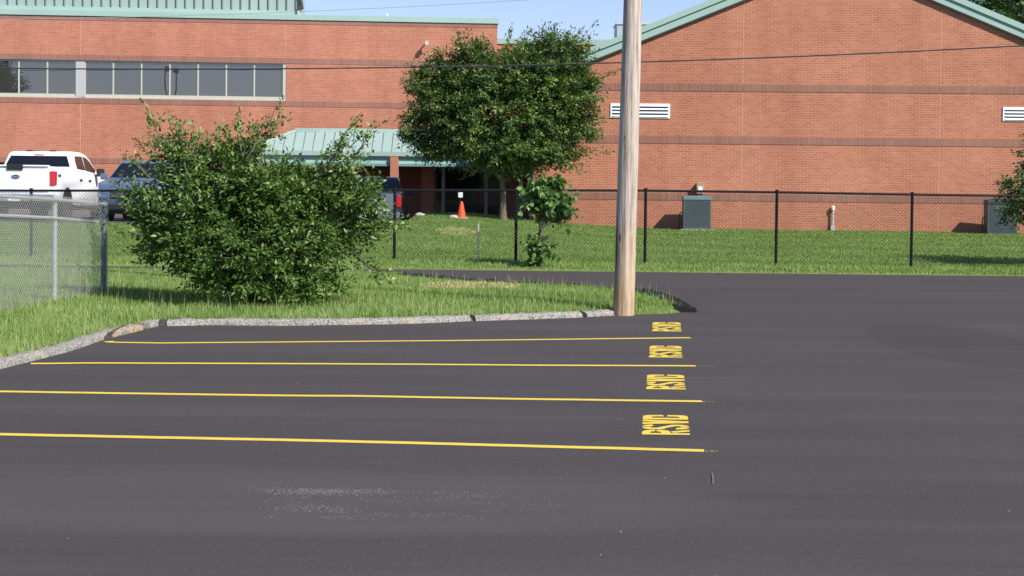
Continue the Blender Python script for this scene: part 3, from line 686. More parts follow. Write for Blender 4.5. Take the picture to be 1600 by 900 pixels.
MB().tube([p-root.location+Vector((0,-.0,HF)) for p in pb],.023,8).build('top_rail',M['blackfence'],root,True)
for a,b in zip(pb[:-1],pb[1:]):
    aa=a.copy(); bb_=b.copy(); aa.y-=.035; bb_.y-=.035; chainmesh('chain_mesh',aa,bb_,.02,HF+.03,.0038,.068,M['blackfence'],root)
# silver fence at the left
sb=[Vector((-6.80,15.8,.16)),Vector((-6.62,18.4,.17)),Vector((-6.40,20.3,.18))]
for x,yt,yb,hh in ((-6.12,0,0,0),): pass
HS=1.40
def spost(x,yt,yb):
    # distance from pixel height
    Y=HS*F/(yb-yt); p=aty(x,yb,Y); return Vector((p.x,Y,p.z))
s1=spost(85,308,479); s2=spost(162,316,474); s0=s1-(s2-s1)*1.0; s0.y=s1.y-2.1; s0.x=s1.x-.22; s0.z=s1.z+.08; sm1=s0+Vector((-.22,-2.1,.07)); sm2=sm1+Vector((-.22,-2.1,.04)); sm3=sm2+Vector((-.22,-2.1,.0))
SP=[sm3,sm2,sm1,s0,s1,s2]
root2=empty('silver_fence',(s1.x,s1.y,0)); tag(root2,'galvanised silver chain link fence running away from the camera at the left edge','fence')
for i,p in enumerate(SP):
    last=(p is s2); m=M['galv'] if not last else None
    if last:
        t=NT('peeling_post_paint'); n=t.noise(t.obj((10,10,3)),1.2,4,.6); k=t.ramp(n,[(.50,(.035,.055,.065)),(.56,(.07,.10,.11)),(.61,(.45,.48,.48))]); t.l(k,t.b.inputs['Base Color']); t.b.inputs['Roughness'].default_value=.5; m=t.m
    b0=p-root2.location; MB().tube([b0-Vector((0,0,.3)),b0+Vector((0,0,HS))],.033 if not last else .040,10).lathe([(.036,0),(.034,.03),(.015,.045)],(b0.x,b0.y,b0.z+HS),10).build('post',m,root2,True)
MB().tube([p-root2.location+Vector((.03,0,HS-.03)) for p in SP],.022,8).build('top_rail',M['galv'],root2,True)
MB().tube([p-root2.location+Vector((.03,0,HS-.22-.012*i)) for i,p in enumerate(SP)],.020,8).build('mid_rail',M['galv'],root2,True)
for a,b in zip(SP[:-1],SP[1:]):
    aa=a+Vector((.06,0,0)); bb_=b+Vector((.06,0,0)); chainmesh('chain_mesh',aa,bb_,-.02,HS+.02,.0042,.062,M['galvwire'],root2)
# marker stake
p=aty(747,404,36.0); q=aty(747.5,348,36.0); o=MB().tube([p-Vector((0,0,.1)),q],.014,6).build('marker_stake',M['galv']); tag(o,'thin silver stake standing in the grass in front of the black fence','stake')

# ------------------------------------------------------------------ utility pole and wires
bp=aty(974.5,484,24.2); tp=aty(989,0,24.2); dv=(tp-bp); Lp=11.5; top=bp+dv*(Lp/dv.length*1.0)
root3=empty('utility_pole',bp); tag(root3,'weathered wooden utility pole rising from the tip of the grass island','utility pole')
n=60; pts=[(top-bp)*(i/n) for i in range(-1,n+1)]; rs=[(.142-.030*(max(i,0)/n*Lp/4.3)*.62)*(1+random.uniform(-.012,.012)) for i in range(-1,n+1)]
MB().tube(pts,rs,40).build('pole_shaft',M['wood'],root3,True)
cw=[]
for i in range(0,14):
    y=425-i*34; x=np.interp(y,[0,190,425],[1001.5,994.5,991.5]); q=aty(x,y,24.2); 
    if y>-200: cw.append(q-bp+Vector((.006*math.sin(i*2.1),-.02,0)))
MB().tube(cw,.007,6).build('ground_wire',M['white'],root3,True)
def wire(name,pp,Y,r,mat,label):
    P=[aty(x,y,Y) for x,y in pp]; xs=[p.x for p in P]; zs=[p.z for p in P]; c=np.polyfit(xs,zs,2)
    X=np.linspace(-40,40,90); o=MB().tube([(x,Y,float(np.polyval(c,x))) for x in X],r,6).build(name,mat,smooth=True); return tag(o,label,'cable')
wire('overhead_cable',[(0,106.5),(260,108.2),(420,108),(640,104.5),(800,101.5),(1200,91),(1400,81.5),(1600,71)],27.,.0105,M['cable'],'thick dark overhead cable sagging across the middle of the facades')
wire('overhead_wire',[(0,30),(200,27.3),(460,17.8),(630,11),(820,0)],31.,.0045,M['cablelite'],'thin pale overhead wire crossing the sky above the left building')
# cable with splice loops overhead; the windows mirror it
gl=OL-NL*.10
def mirror(x,y,dist):
    d=ray(x,y); v=Vector((0,0,CAMZ))+d*(dist/d.y); s=(v-gl).dot(NL); return v-NL*(2*s)
lr=empty('looped_cable',mirror(268,108,112)); tag(lr,'black cable with two splice cases and a hanging loop mirrored in the ribbon windows','cable',)
L0=lr.location
pts=[mirror(x,y,112)-L0 for x,y in ((-300,110),(0,109.5),(200,109),(268,109),(340,109),(440,109),(700,110))]
MB().tube(pts,.02,6).build('cable_strand',M['cable'],lr)
for x in (261,275): 
    a=mirror(x-3.5,109-(x==261)*2,112)-L0; b=mirror(x+3.5,108+(x==275)*3,112)-L0; MB().tube([a,b],.15,8).build('splice_case',M['black'],lr)
MB().tube([mirror(x,y,112)-L0 for x,y in ((258,110),(257.3,125),(258.5,140),(263,155),(268,162),(272,155),(275,140),(275.5,125),(275,112))],.045,8).build('cable_loop',M['black'],lr,True)

# ------------------------------------------------------------------ small things on the lawn
def acunit(xl,xr,yt,yb,Y,rz,label,capmat):
    a=aty(xl,yb,Y); b=aty(xr,yb,Y); t=aty(xl,yt,Y); w=b.x-a.x; h=t.z-a.z; g=.05
    r=empty('ac_unit',((a.x+b.x)/2,Y+w/2,a.z-.02),rz); tag(r,label,'air conditioner','air conditioners by the gable wall'); hw=w/2
    MB().box(-hw-.06,hw+.10,-hw-.08,hw+.06,-.25,.03).build('base_pad',M['conc'],r)
    MB().box(-hw+.02,hw-.02,-hw+.02,hw-.02,.031,h-.12).build('coil',M['acdark'],r)
    fr=MB()
    for sx in (-1,1):
        for sy in (-1,1): fr.box(sx*hw-.03*(sx>0),sx*hw+.03*(sx<0),sy*hw-.03*(sy>0),sy*hw+.03*(sy<0),.032,h-.121)
    n=26; m=int((h-.2)/.03)
    fr.box(-hw,hw,-hw,hw,.031,.08)
    fr.build('cabinet_frame',M['ac'],r)
    gr=MB()
    for i in range(n+1):
        q=-hw+.03+(2*hw-.06)*i/n
        gr.box(q-.009,q+.009,-hw+.001,-hw+.019,.081,h-.13); gr.box(q-.009,q+.009,hw-.019,hw-.001,.081,h-.13)
        gr.box(-hw+.001,-hw+.019,q-.009,q+.009,.081,h-.13); gr.box(hw-.019,hw-.001,q-.009,q+.009,.081,h-.13)
    for i in range(9):
        z=.14+(h-.30)*i/8; gr.box(-hw,-hw+.0005+.018,-hw+.02,hw-.02,z-.006,z+.006); gr.box(-hw+.02,hw-.02,-hw-.004,-hw+.0005,z-.006,z+.006)
    gr.build('grille',M['ac'],r)
    MB().box(-hw-.012,hw+.012,-hw-.012,hw+.012,h-.119,h).build('top_cap',capmat,r,bevel=.02)
    fg=MB()
    for q in (.12,.2,.28,.36): 
        ring_=[(q*math.cos(2*math.pi*k/20),q*math.sin(2*math.pi*k/20),h+.012) for k in range(21)]; fg.tube(ring_,.005,4,False)
    for k in range(8): fg.tube([(0,0,h+.018),(.36*math.cos(k*math.pi/4),.36*math.sin(k*math.pi/4),h+.012)],.005,4)
    fg.build('fan_guard',M['black'],r)
    MB().tube([(-hw,.1,.5),(-hw-.06,.1,.5),(-hw-.08,.1,.46),(-hw-.08,.12,.06),(-hw-.14,.3,.03)],.018,6).build('refrigerant_line',M['black'],r,True)
    return r
acunit(1068.5,1111,305,358.5,52.98,R(-2),'blue grey air conditioner standing below the small beige wall box',M['actop'])
acunit(1546,1591,311.5,367,52.45,R(-6),'dark grey air conditioner partly covered by the branch at the right edge',M['acdark'])
# cone, sign stake, rock
cp=aty(721,337,49.4); z=float(zlawn(np.array(cp.x),np.array(49.4))); r=empty('traffic_cone',(cp.x,49.4,z)); tag(r,'orange traffic cone standing before the dark entrance','traffic cone')
MB().box(-.17,.17,-.17,.17,0,.03).build('cone_base',M['conc'],r); MB().lathe([(.125,.031),(.045,.42),(.03,.46)],(0,0,0),16).build('cone_body',M['cone'],r,True)
sp2=aty(719.5,318,49.7); z=float(zlawn(np.array(sp2.x),np.array(49.7))); tz=aty(718,300.5,49.7).z; r=empty('stake_sign',(sp2.x,49.7,z)); tag(r,'small white tag on a dark stake just behind the orange cone','sign')
MB().tube([(0,0,0),(0,0,tz-z-.02)],.012,6).build('stake',M['black'],r); MB().box(-.06,.06,-.018,-.013,tz-z-.14,tz-z).build('sign_plate',M['white'],r)
rp=aty(713,339,50.9); 
def rock(x,y,Y,s,label):
    p=aty(x,y,Y); bm=bmesh.new(); bmesh.ops.create_icosphere(bm,subdivisions=2,radius=1)
    for v in bm.verts: v.co=Vector((v.co.x*s,v.co.y*s*.7,max(v.co.z,-.3)*s*.5))*random.uniform(.85,1.1)
    me=bpy.data.meshes.new('rock'); bm.to_mesh(me); bm.free(); o=link('rock',me,M['conc']); o.location=(p.x,Y,float(zlawn(np.array(p.x),np.array(Y)))+.03); tag(o,label,'rock')
rock(708,337,49.3,.14,'grey rock lying beside the orange cone'); rock(656,334,51,.14,'pale rock by the rear wheel of the dark pickup')

# ------------------------------------------------------------------ vehicles  (local: +Y is forward, rear at y=0)
def inset(poly,d):
    n=len(poly); out=[]; ar=sum(poly[i][0]*poly[(i+1)%n][1]-poly[(i+1)%n][0]*poly[i][1] for i in range(n)); s=1 if ar>0 else -1
    for i in range(n):
        p0,p1,p2=[Vector(poly[j%n]) for j in (i-1,i,i+1)]
        a=(p1-p0); b=(p2-p1)
        if a.length<1e-6 or b.length<1e-6: out.append(tuple(p1)); continue
        na=Vector((-a.y,a.x)).normalized()*s; nb=Vector((-b.y,b.x)).normalized()*s; m=(na+nb)
        if m.length<1e-3: m=na
        m.normalize(); out.append(tuple(p1+m*d))
    return out
def extr(name,poly,wf,mat,parent,rnd=.05):
    n=len(poly); rings=[]
    for side,ins,off in ((-1,rnd,0),(-1,rnd*.3,rnd*.35),(-1,0,rnd),(1,0,rnd),(1,rnd*.3,rnd*.35),(1,rnd,0)):
        pp=inset(poly,ins) if ins else poly
        rings.append([(side*(wf(y,z)-off),y,z) for y,z in pp])
    mb=MB(); mb.v=[p for r_ in rings for p in r_]
    for k in range(5):
        for i in range(n): j=(i+1)%n; mb.f.append((k*n+i,k*n+j,(k+1)*n+j,(k+1)*n+i))
    mb.f.append(tuple(range(n))); mb.f.append(tuple(reversed(range(5*n,6*n))))
    return mb.build(name,mat,parent,True)
def archp(c,r,z0,n=10):
    a0=math.asin(max(-1,min(1,(z0-.40)/r))); 
    return [(c+r*math.cos(a0+(math.pi-2*a0)*k/n),.40+r*math.sin(a0+(math.pi-2*a0)*k/n)) for k in range(n+1)]
def wheel(parent,x,y,r=.41,wd=.26):
    s=1 if x>0 else -1; mb=MB(); prof=[(r*.62,-wd/2),(r*.95,-wd/2),(r,-wd/2+.03),(r,wd/2-.03),(r*.95,wd/2),(r*.62,wd/2)]
    n=28; b=0
    for rr,xx in prof:
        for k in range(n): a=2*math.pi*k/n; mb.v.append((xx,rr*math.cos(a),rr*math.sin(a)))
    for i in range(len(prof)-1):
        for k in range(n): k2=(k+1)%n; mb.f.append((i*n+k,i*n+k2,(i+1)*n+k2,(i+1)*n+k))
    o=mb.build('wheel',M['rubber'],parent,True); o.location=(x,y,r)
    rm=MB(); q=s*(wd/2-.04)
    rm.tube([(q-.03*s,0,0),(q,0,0)],r*.61,24)
    for k in range(6):
        a=k*math.pi/3; c_,s_=math.cos(a),math.sin(a); pc,ps=-s_*.045,c_*.045
        rm.add([(q+.02*s,pc,ps),(q+.02*s,-pc,-ps),(q+.02*s,c_*r*.58-pc,s_*r*.58-ps),(q+.02*s,c_*r*.58+pc,s_*r*.58+ps)],[(0,1,2,3)])
    rm.build('rim',M['rim'],o); return o
def panel(name,pts,mat,parent,th=.006):
    P=[Vector(p) for p in pts]; n=(P[1]-P[0]).cross(P[2]-P[0]).normalized()*th; k=len(P)
    return MB().add([tuple(p) for p in P]+[tuple(p+n) for p in P],[tuple(range(k)),tuple(reversed(range(k,2*k)))]+[(i,(i+1)%k,k+(i+1)%k,k+i) for i in range(k)]).build(name,mat,parent)
def textmesh(s,size,name,mat,parent,loc,rot,sx=1.):
    cu=bpy.data.curves.new('t','FONT'); cu.body=s; cu.size=size; cu.extrude=.002; cu.align_x='CENTER'; cu.align_y='CENTER'; cu.offset=.002
    o=bpy.data.objects.new('t',cu); COL.objects.link(o); bpy.context.view_layer.update()
    me=bpy.data.meshes.new_from_object(o.evaluated_get(bpy.context.evaluated_depsgraph_get())); bpy.data.objects.remove(o); 
    me.materials.clear(); q=link(name,me,mat,parent); q.location=loc; q.rotation_euler=rot; q.scale=(sx,1,1); return q
def pickup(name,label,loc,rz,rx,paint,gatepaint,W=1.01,logo=True,hs=1.,scale=1.):
    r=empty(name,loc,rz,rx); tag(r,label,'pickup truck'); r.scale=(scale,)*3
    bz=1.44*hs; ph=1.93*hs
    poly=[(.10,.58),(.02,.72),(0,1.0),(.02,bz-.03),(.06,bz),(1.0,bz),(1.72,bz-.01),(1.80,bz-.02),(3.0,bz-.05),(4.1,bz-.09),(4.5,bz-.13),(5.55,bz-.22),(5.78,bz-.32),(5.86,.85),(5.82,.5),(5.55,.45)]
    poly+=archp(4.95,.50,.45)+[(4.3,.42),(1.9,.42)]+archp(1.25,.50,.48)+[(.6,.55)]
    def wf(y,z): return (W-.015*abs(z-1.0)**1.0-.03*max(0,z-1.2)*4*.5)-(.12*max(0,(y-5.3)/.6)**2 if y>5.3 else 0)
    extr('body',poly,wf,paint,r,.05)
    MB().box(-W+.1,W-.1,.1,1.70,bz-.02,bz+.004).build('bed_liner',M['black'],r)
    cp_=[(1.80,bz-.06),(1.86,bz+.02),(2.03,ph-.10),(2.12,ph-.03),(2.3,ph),(3.2,ph+.01),(3.6,ph-.05),(3.8,ph-.14),(4.42,bz-.10)]
    def wc(y,z): return W-.055-.145*max(0,(z-bz)/(ph-bz))**1.15
    extr('cab',cp_,wc,paint,r,.06)
    # rear glass: plane between (1.86,bz) and (2.03,ph-.1)
    def rp(x,t): y=1.86+(2.03-1.86)*t; z=bz+.02+(ph-.12-bz)*t; return (x,y-.012,z)
    wl,wh=wc(0,bz)-.09,wc(0,ph)-.07
    panel('rear_window',[rp(-wl,.10),rp(-wh,.90),rp(wh,.90),rp(wl,.10)],M['carglass'],r)
    o=panel('brake_light',[rp(-.13,.955),rp(-.13,1.02),rp(.13,1.02),rp(.13,.955)],M['red'],r,.02)
    for s in (-1,1):
        def sp_(y,z): return (s*(wc(y,z)+.002),y,z)
        q=[(2.26,bz+.02),(2.24,ph-.28),(2.32,ph-.13),(3.02,ph-.11),(3.04,bz+.0)]
        pts=[sp_(*p) for p in q]; pts=pts if s<0 else pts[::-1]; panel('side_window',pts,M['carglass'],r,.008)
        q=[(3.12,bz-.0),(3.10,ph-.115),(3.45,ph-.14),(3.70,ph-.24),(4.08,bz+.02),(4.06,bz-.05)]
        pts=[sp_(*p) for p in q]; pts=pts if s<0 else pts[::-1]; panel('side_window',pts,M['carglass'],r,.008)
        x=s*W
        for yy in (2.35,3.25): MB().box(min(x,x+s*.03),max(x,x+s*.03),yy-.0,yy+.20,1.13*hs,1.17*hs).build('door_handle',M['black'],r,bevel=.008)
        # tail light wraps the corner
        MB().prism([(-.015,.93*hs),(.17,.95*hs),(.20,1.32*hs),(-.012,1.32*hs)],lambda a,b,d:(d,a,b),x-s*.14,x+s*.004).build('tail_light',M['red'],r,bevel=.012)
        for (ww,yy) in ((x,4.95),(x,1.25)): wheel(r,s*(W-.14),yy)
        MB().tube([(s*(W-.02),1.25,.42),(s*(W-.30),1.25,.42)],.495,28).build('wheel_well',M['dark'],r); MB().tube([(s*(W-.06),4.95,.42),(s*(W-.30),4.95,.42)],.495,28).build('wheel_well',M['dark'],r)
        o=MB().box(min(s*(W+.05),s*(W+.26)),max(s*(W+.05),s*(W+.26)),3.83,3.98,bz-.16,bz+.07).build('side_mirror',M['black'],r,bevel=.04)
        MB().box(min(s*(W-.06),s*(W+.05)),max(s*(W-.06),s*(W+.05)),3.88,3.93,bz-.16,bz-.10).build('mirror_arm',M['black'],o)
    MB().box(-W+.03,W-.03,-.14,.12,.50,.70).build('rear_bumper',M['chrome'],r,bevel=.03); MB().box(-W+.12,W-.12,.0,.4,.36,.499).build('bumper_valance',M['black'],r)
    o=MB().box(-.16,.16,-.150,-.142,.52,.66).build('license_plate',M['white'],r)
    tg=MB().box(-W+.17,W-.17,-.022,-.002,.78,bz-.06).build('tailgate',gatepaint,r,bevel=.012)
    MB().box(-.23,.20,-.06,-.031,bz-.10,bz+.045).build('tailgate_handle',M['black'],tg,bevel=.015)
    if logo:
        MB().box(-W+.17,W-.17,-.03,.12,bz-.005,bz+.035).build('tailgate_cap',gatepaint,tg,bevel=.012)
        e=MB(); n=24; c=(0,-.026,1.16); e.prism([(.115*math.cos(2*math.pi*k/n),1.16+.05*math.sin(2*math.pi*k/n)) for k in range(n)],lambda a,b,d:(a,d,b),-.024,-.034); eo=e.build('emblem',M['emblem'],tg)
        e=MB(); e.tube([(.117*math.cos(2*math.pi*k/n),-.033,1.16+.052*math.sin(2*math.pi*k/n)) for k in range(n+1)],.006,5,False); e.build('emblem_ring',M['chrome'],tg)
        textmesh('Ford',.085,'emblem_lettering',M['chrome'],tg,(0,-.037,1.16),(R(90),0,0),1.1)
        textmesh('4x4',.15,'badge_lettering',M['black'],r,(W+.004,.42,1.22),(R(90),0,R(90)),1.2)
    MB().box(-W*.9,W*.9,.3,5.7,.33,.56).build('underbody',M['dark'],r)
    for x in (-.35,.3): MB().box(x-.09,x+.09,2.25,2.6,ph-.001,ph+.03).build('roof_antenna',M['black'],r,bevel=.01)
    return r
ZR=48.3
w0=aty(24,330,ZR); sl_r=math.atan(.03)
pickup('white_pickup','white pickup truck seen from behind with red tail lights, parked beyond the fences',(w0.x,ZR,float(zrear(np.array(w0.x),np.array(ZR)))+.0),R(-2.5),-sl_r-.0,M['carwhite'],M['carwhite'],1.05,True,1.0)
ZG=51.3
w1=aty(578,330,ZG)
pickup('dark_pickup','dark grey pickup truck parked beside the brick pier, seen from behind the bush',(w1.x,ZG,float(zrear(np.array(w1.x),np.array(ZG)))-.0),R(1),0,M['cargrey'],M['tailgrey'],.97,False,.93,.90)
def suv(name,label,loc,rz,rx,paint,W=.97,grille=True,cat='car'):
    r=empty(name,loc,rz,rx); tag(r,label,cat)   # local: front at y=0 facing -Y
    poly=[(.12,.32),(.02,.5),(0,.8),(.10,.98),(.35,1.06),(1.25,1.16),(1.6,1.18),(4.6,1.18),(4.75,1.05),(4.8,.6),(4.7,.38),(4.4,.36)]+archp(3.85,.40,.36)+[(3.3,.30),(1.5,.30)]+archp(.98,.40,.34)+[(.5,.32)]
    def wf(y,z): return W-.05*max(0,z-.9)-(.16*(max(0,.5-y)/.5)**2)-(.1*(max(0,y-4.3)/.5)**2)
    extr('body',poly,wf,paint,r,.06)
    cp_=[(1.18,1.10),(1.30,1.20),(2.05,1.64),(2.3,1.71),(3.4,1.72),(4.2,1.64),(4.65,1.12)]
    def wc(y,z): return W-.06-.22*max(0,(z-1.12)/.6)
    extr('cab',cp_,wc,paint,r,.06)
    def wp(x,t): return (x,1.30+.75*t-.012,1.20+.44*t+.012)
    panel('windshield',[wp(-wc(0,1.2)+.07,.03),wp(-wc(0,1.62)+.06,.93),wp(wc(0,1.62)-.06,.93),wp(wc(0,1.2)-.07,.03)][::-1],M['carglass'],r,-.012)
    for s in (-1,1):
        q=[(1.75,1.20),(2.3,1.58),(3.0,1.63),(3.0,1.18)]; q2=[(3.08,1.18),(3.08,1.63),(4.0,1.58),(4.3,1.22)]
        for qq in (q,q2):
            pts=[(s*(wc(y,z)+.004),y,z) for y,z in qq]; panel('side_window',pts if s>0 else pts[::-1],M['carglass'],r,.008)
        MB().prism([(-.0,.66),(.35,.70),(.40,.88),(.05,.84)],lambda a,b,d:(d,a,b),s*(W-.32),s*(W-.085)).build('headlight',plain('headlight_lens',(.25,.28,.32),.15,.3),r,bevel=.015)
        MB().box(min(s*(W-.38),s*(W-.17)),max(s*(W-.38),s*(W-.17)),-.004,.1,.40,.50).build('fog_light',M['black'],r,bevel=.01)
        for yy in (.98,3.85): wheel(r,s*(W-.13),yy,.36,.23); MB().tube([(s*(W-.03),yy,.38),(s*(W-.28),yy,.38)],.39,24).build('wheel_well',M['dark'],r)
        o=MB().box(min(s*(W+.02),s*(W+.20)),max(s*(W+.02),s*(W+.20)),1.62,1.74,1.16,1.33).build('side_mirror',paint,r,bevel=.035)
    MB().box(-.55,.55,-.012,.05,.62,.86).build('grille',M['black'],r,bevel=.02)
    b=MB()
    for z in (.68,.74,.80): b.box(-.53,.53,-.020,-.013,z-.008,z+.008)
    b.build('grille_bars',M['chrome'],r)
    MB().box(-.6,.6,-.015,.05,.34,.46).build('lower_intake',M['black'],r,bevel=.01); MB().box(-W*.85,W*.85,.3,4.5,.22,.4).build('underbody',M['dark'],r)
    return r
ZS=48.6
c0=aty(204,330,ZS)
suv('blue_suv','blue grey sport utility vehicle facing the camera beside the white pickup, half behind the bush',(c0.x,ZS,float(zrear(np.array(c0.x),np.array(ZS)))-.01),R(0),-sl_r,M['carblue'],.99)
c1=aty(352,330,53.); suv('red_car','red car hidden behind the big leafy bush',(c1.x,53.,float(zrear(np.array(c1.x),np.array(53.)))),R(0),-sl_r,M['carred'],.92)

# ------------------------------------------------------------------ foliage
def leaves(C, Dr, size, n_each, spread, mat, name, parent, aspect=.5, droop=0., origin=(0,0,0), shade0=.4, up=.5, shadev=.2, flat=.6):
    # C: clump centres (n,3); Dr: outward directions
    n=len(C)*n_each; c=np.repeat(C,n_each,0); d=np.repeat(Dr,n_each,0)
    sp=np.repeat(spread if hasattr(spread,'__len__') else np.full(len(C),spread),n_each)
    off=rng.normal(0,1,(n,3)); off/=np.linalg.norm(off,axis=1)[:,None]; off*= (rng.random((n,1))**.5)*sp[:,None]; off[:,2]*=flat
    along=rng.normal(0,.55,(n,1))*sp[:,None]; P=c+off*.75+d*along
    t=off/(np.linalg.norm(off,axis=1)[:,None]+1e-6)+d*.7+rng.normal(0,.35,(n,3)); t[:,2]-=droop; t/=np.linalg.norm(t,axis=1)[:,None]
    nn=rng.normal(0,.55,(n,3)); nn[:,2]+=up; nn+=d*.35; nn-=t*np.sum(nn*t,1)[:,None]; nn/=np.linalg.norm(nn,axis=1)[:,None]; s=np.cross(t,nn)
    L=size*rng.uniform(.6,1.25,(n,1)); W=L*aspect*.5; V=np.empty((n,4,3))
    V[:,0]=P-t*L*.5; V[:,1]=P+s*W+nn*W*.35-t*L*.05; V[:,2]=P+t*L*.5; V[:,3]=P-s*W+nn*W*.35-t*L*.05
    V-=np.array(origin); b=np.arange(n)[:,None]*4; Fc=np.concatenate([b+[0,1,2],b+[0,2,3]],0)
    shc=np.repeat(rng.normal(0,shadev*.7,len(C)),n_each); sh=np.clip(shade0+shc+rng.normal(0,shadev,n),0,1)
    return npmesh(name,V.reshape(-1,3),Fc,mat,parent,shade=np.repeat(sh,4))
def sample_blobs(blobs, n, shell=.55):
    w_=np.array([b[3]*b[4]*b[5] for b in blobs])**.72; w_/=w_.sum(); ids=rng.choice(len(blobs),n,p=w_); B=np.array(blobs)[ids]
    d=rng.normal(0,1,(n,3)); d/=np.linalg.norm(d,axis=1)[:,None]; r=(shell+(1-shell)*rng.random((n,1)))**.8 if shell>0 else rng.random((n,1))**.45
    r=np.where(rng.random((n,1))<.3, rng.random((n,1))**.5, r)
    r*=rng.uniform(.86,1.08,(n,1))
    return B[:,:3]+d*r*B[:,3:6], d
def limb(mb,a,b,r0,r1,bend=.12,n=6):
    a,b=Vector(a),Vector(b); L=(b-a).length; o=Vector((random.uniform(-1,1),random.uniform(-1,1),random.uniform(.0,.8)))*L*bend
    pts=[a.lerp(b,i/n)+o*math.sin(math.pi*i/n)+Vector((random.uniform(-1,1),random.uniform(-1,1),random.uniform(-1,1)))*L*.012*(0<i<n) for i in range(n+1)]
    mb.tube(pts,[r0+(r1-r0)*i/n for i in range(n+1)],6); return pts
def plant(name,label,cat,base,blobs,nc,each,lsize,spread,leafm,barkm,trunk_top,r0,aspect,droop=0,shell=.55,nl=40,stems=1,shade0=.4,up=.5,zmin=None,shadev=.2,bark_parts=True,group=None):
    base=Vector(base); r=empty(name,base); tag(r,label,cat,group)
    C,Dd=sample_blobs(blobs,nc,shell)
    if zmin is not None: C[:,2]=np.maximum(C[:,2],zmin+rng.uniform(0,.15,len(C)))
    leaves(C,Dd,lsize,each,spread,leafm,'crown',r,aspect,droop,base,shade0,up,shadev)
    mb=MB(); ends=[]
    for s in range(stems):
        tt=Vector(trunk_top)+(Vector((random.uniform(-1,1),random.uniform(-1,1),random.uniform(-.3,.3)))*.35*(stems>1)); b0=Vector((random.uniform(-.18,.18),random.uniform(-.15,.15),0))*(stems>1)
        ends.append(limb(mb,b0-Vector((0,0,.15)),tt-base,r0*1.25,r0*.6,.04 if stems==1 else .12,8))
    if stems==1: mb.lathe([(r0*1.9,-.15),(r0*1.75,.0),(r0*1.3,.12),(r0*1.15,.3)],(0,0,0),10)
    mb.build('trunk',barkm,r,True)
    mb=MB(); idx=rng.choice(len(C),min(nl,len(C)),replace=False)
    for i in idx:
        e=random.choice(ends); k=random.randint(len(e)//2,len(e)-1); a=e[k]; b=Vector(C[i])-base
        p=limb(mb,a,b,r0*.34,r0*.05,.08,6)
        for j in rng.choice(len(C),2): 
            bb=Vector(C[j])-base
            if (bb-p[4]).length< (b-a).length*.6: limb(mb,p[3],bb,r0*.15,r0*.04,.08,4)
    mb.build('branches',barkm,r,True)
    return r
def pxb(Y, lst):      # blobs: pixel centre x,y, depth offset, radii px -> world
    s=Y/F; out=[]
    for (x,y,dy,rx,rz,ry) in lst:
        p=aty(x,y,Y+dy); out.append((p.x,p.y,p.z,rx*s,ry,rz*s))
    return out
# big bush on the island
YB=24.1
bb=pxb(YB,[(395,375,0,150,75,1.25),(430,432,-.1,118,46,1.0),(440,468,-.15,78,24,.7),(300,335,.1,92,70,.9),(490,345,.1,92,80,.9),(370,285,.1,120,48,.9),(450,300,0,105,40,.9),
  (300,245,.1,46,30,.4),(352,238,.1,40,26,.4),(510,285,0,56,22,.4),(550,310,.0,50,36,.4),(225,300,.1,28,22,.3),(565,350,0,42,34,.4),(245,350,.1,36,32,.4),(268,392,0,38,34,.4),(330,425,0,50,28,.5)])
bz=atz(400,487,.09); 
plant('leafy_bush','large leafy green bush with ragged top on the grass island','bush',(aty(405,488,YB).x,YB,.08),bb,1500,30,.080,.16,M['bushleaf'],M['bark'],aty(400,400,YB),.035,.46,0,.5,60,9,.42,.6,.12,.18)
# long top sprays
bush=[o for o in bpy.data.objects if o.name=='leafy_bush'][0]; BR0=bush.location
def sprays(obj,Y,L,n,sz,spread,m,asp,shade,step,dj=.5,dens=7,nm='top_sprays',bk='bark'):
    SC=[];SD=[]; mb=MB(); B0=obj.location
    for (x0,y0,x1,y1) in L:
        for q in range(n):
            dy0,dy1=random.uniform(-.4,.4),random.uniform(-dj,dj); j=lambda a:random.gauss(0,a)
            A_=aty(x0+j(8)*(q>0),y0+j(5)*(q>0),Y+dy0); B_=aty(x1+j(14)*(q>0),y1+j(8)*(q>0),Y+dy1); d_=(B_-A_); L_=d_.length; d_.normalize()
            sag=-.08*L_
            pts=[A_.lerp(B_,t)-B0+Vector((0,0,sag*math.sin(math.pi*t))) for t in (0,.25,.5,.75,1)]; mb.tube(pts,[.014,.011,.008,.005,.003],5)
            t=.25
            while t<1.02:
                p=A_.lerp(B_,t)+Vector((0,0,sag*math.sin(math.pi*t)))+Vector((random.gauss(0,1),random.gauss(0,1.5),random.gauss(0,1)))*spread*.7*(1.5-t); SC.append(p); SD.append(d_); t+=step/L_
    mb.build('branches',M[bk],obj,True)
    leaves(np.array([tuple(p) for p in SC]),np.array([tuple(p) for p in SD]),sz,dens,spread,m,nm,obj,asp,0,tuple(B0),shade,.6,.22,.9)
sprays(bush,YB,((300,280,232,180),(290,290,212,216),(300,280,262,180),(320,270,298,192),(350,260,336,190),(370,250,372,176),(385,250,418,178),(380,250,440,186),(480,290,560,196),(500,280,586,206),
    (490,270,540,218),(540,330,585,300),(540,330,612,345),(560,350,630,352),(250,330,186,280),(250,330,196,312),(260,360,205,352),(520,300,575,250),(250,280,205,244),(300,270,275,205),(560,330,612,318),(400,260,395,200),(250,380,215,400),(560,400,592,420),(320,270,252,215),(420,260,400,215)),
    2,.066,.105,M['bushleaf'],.5,.62,.075,.7,12)
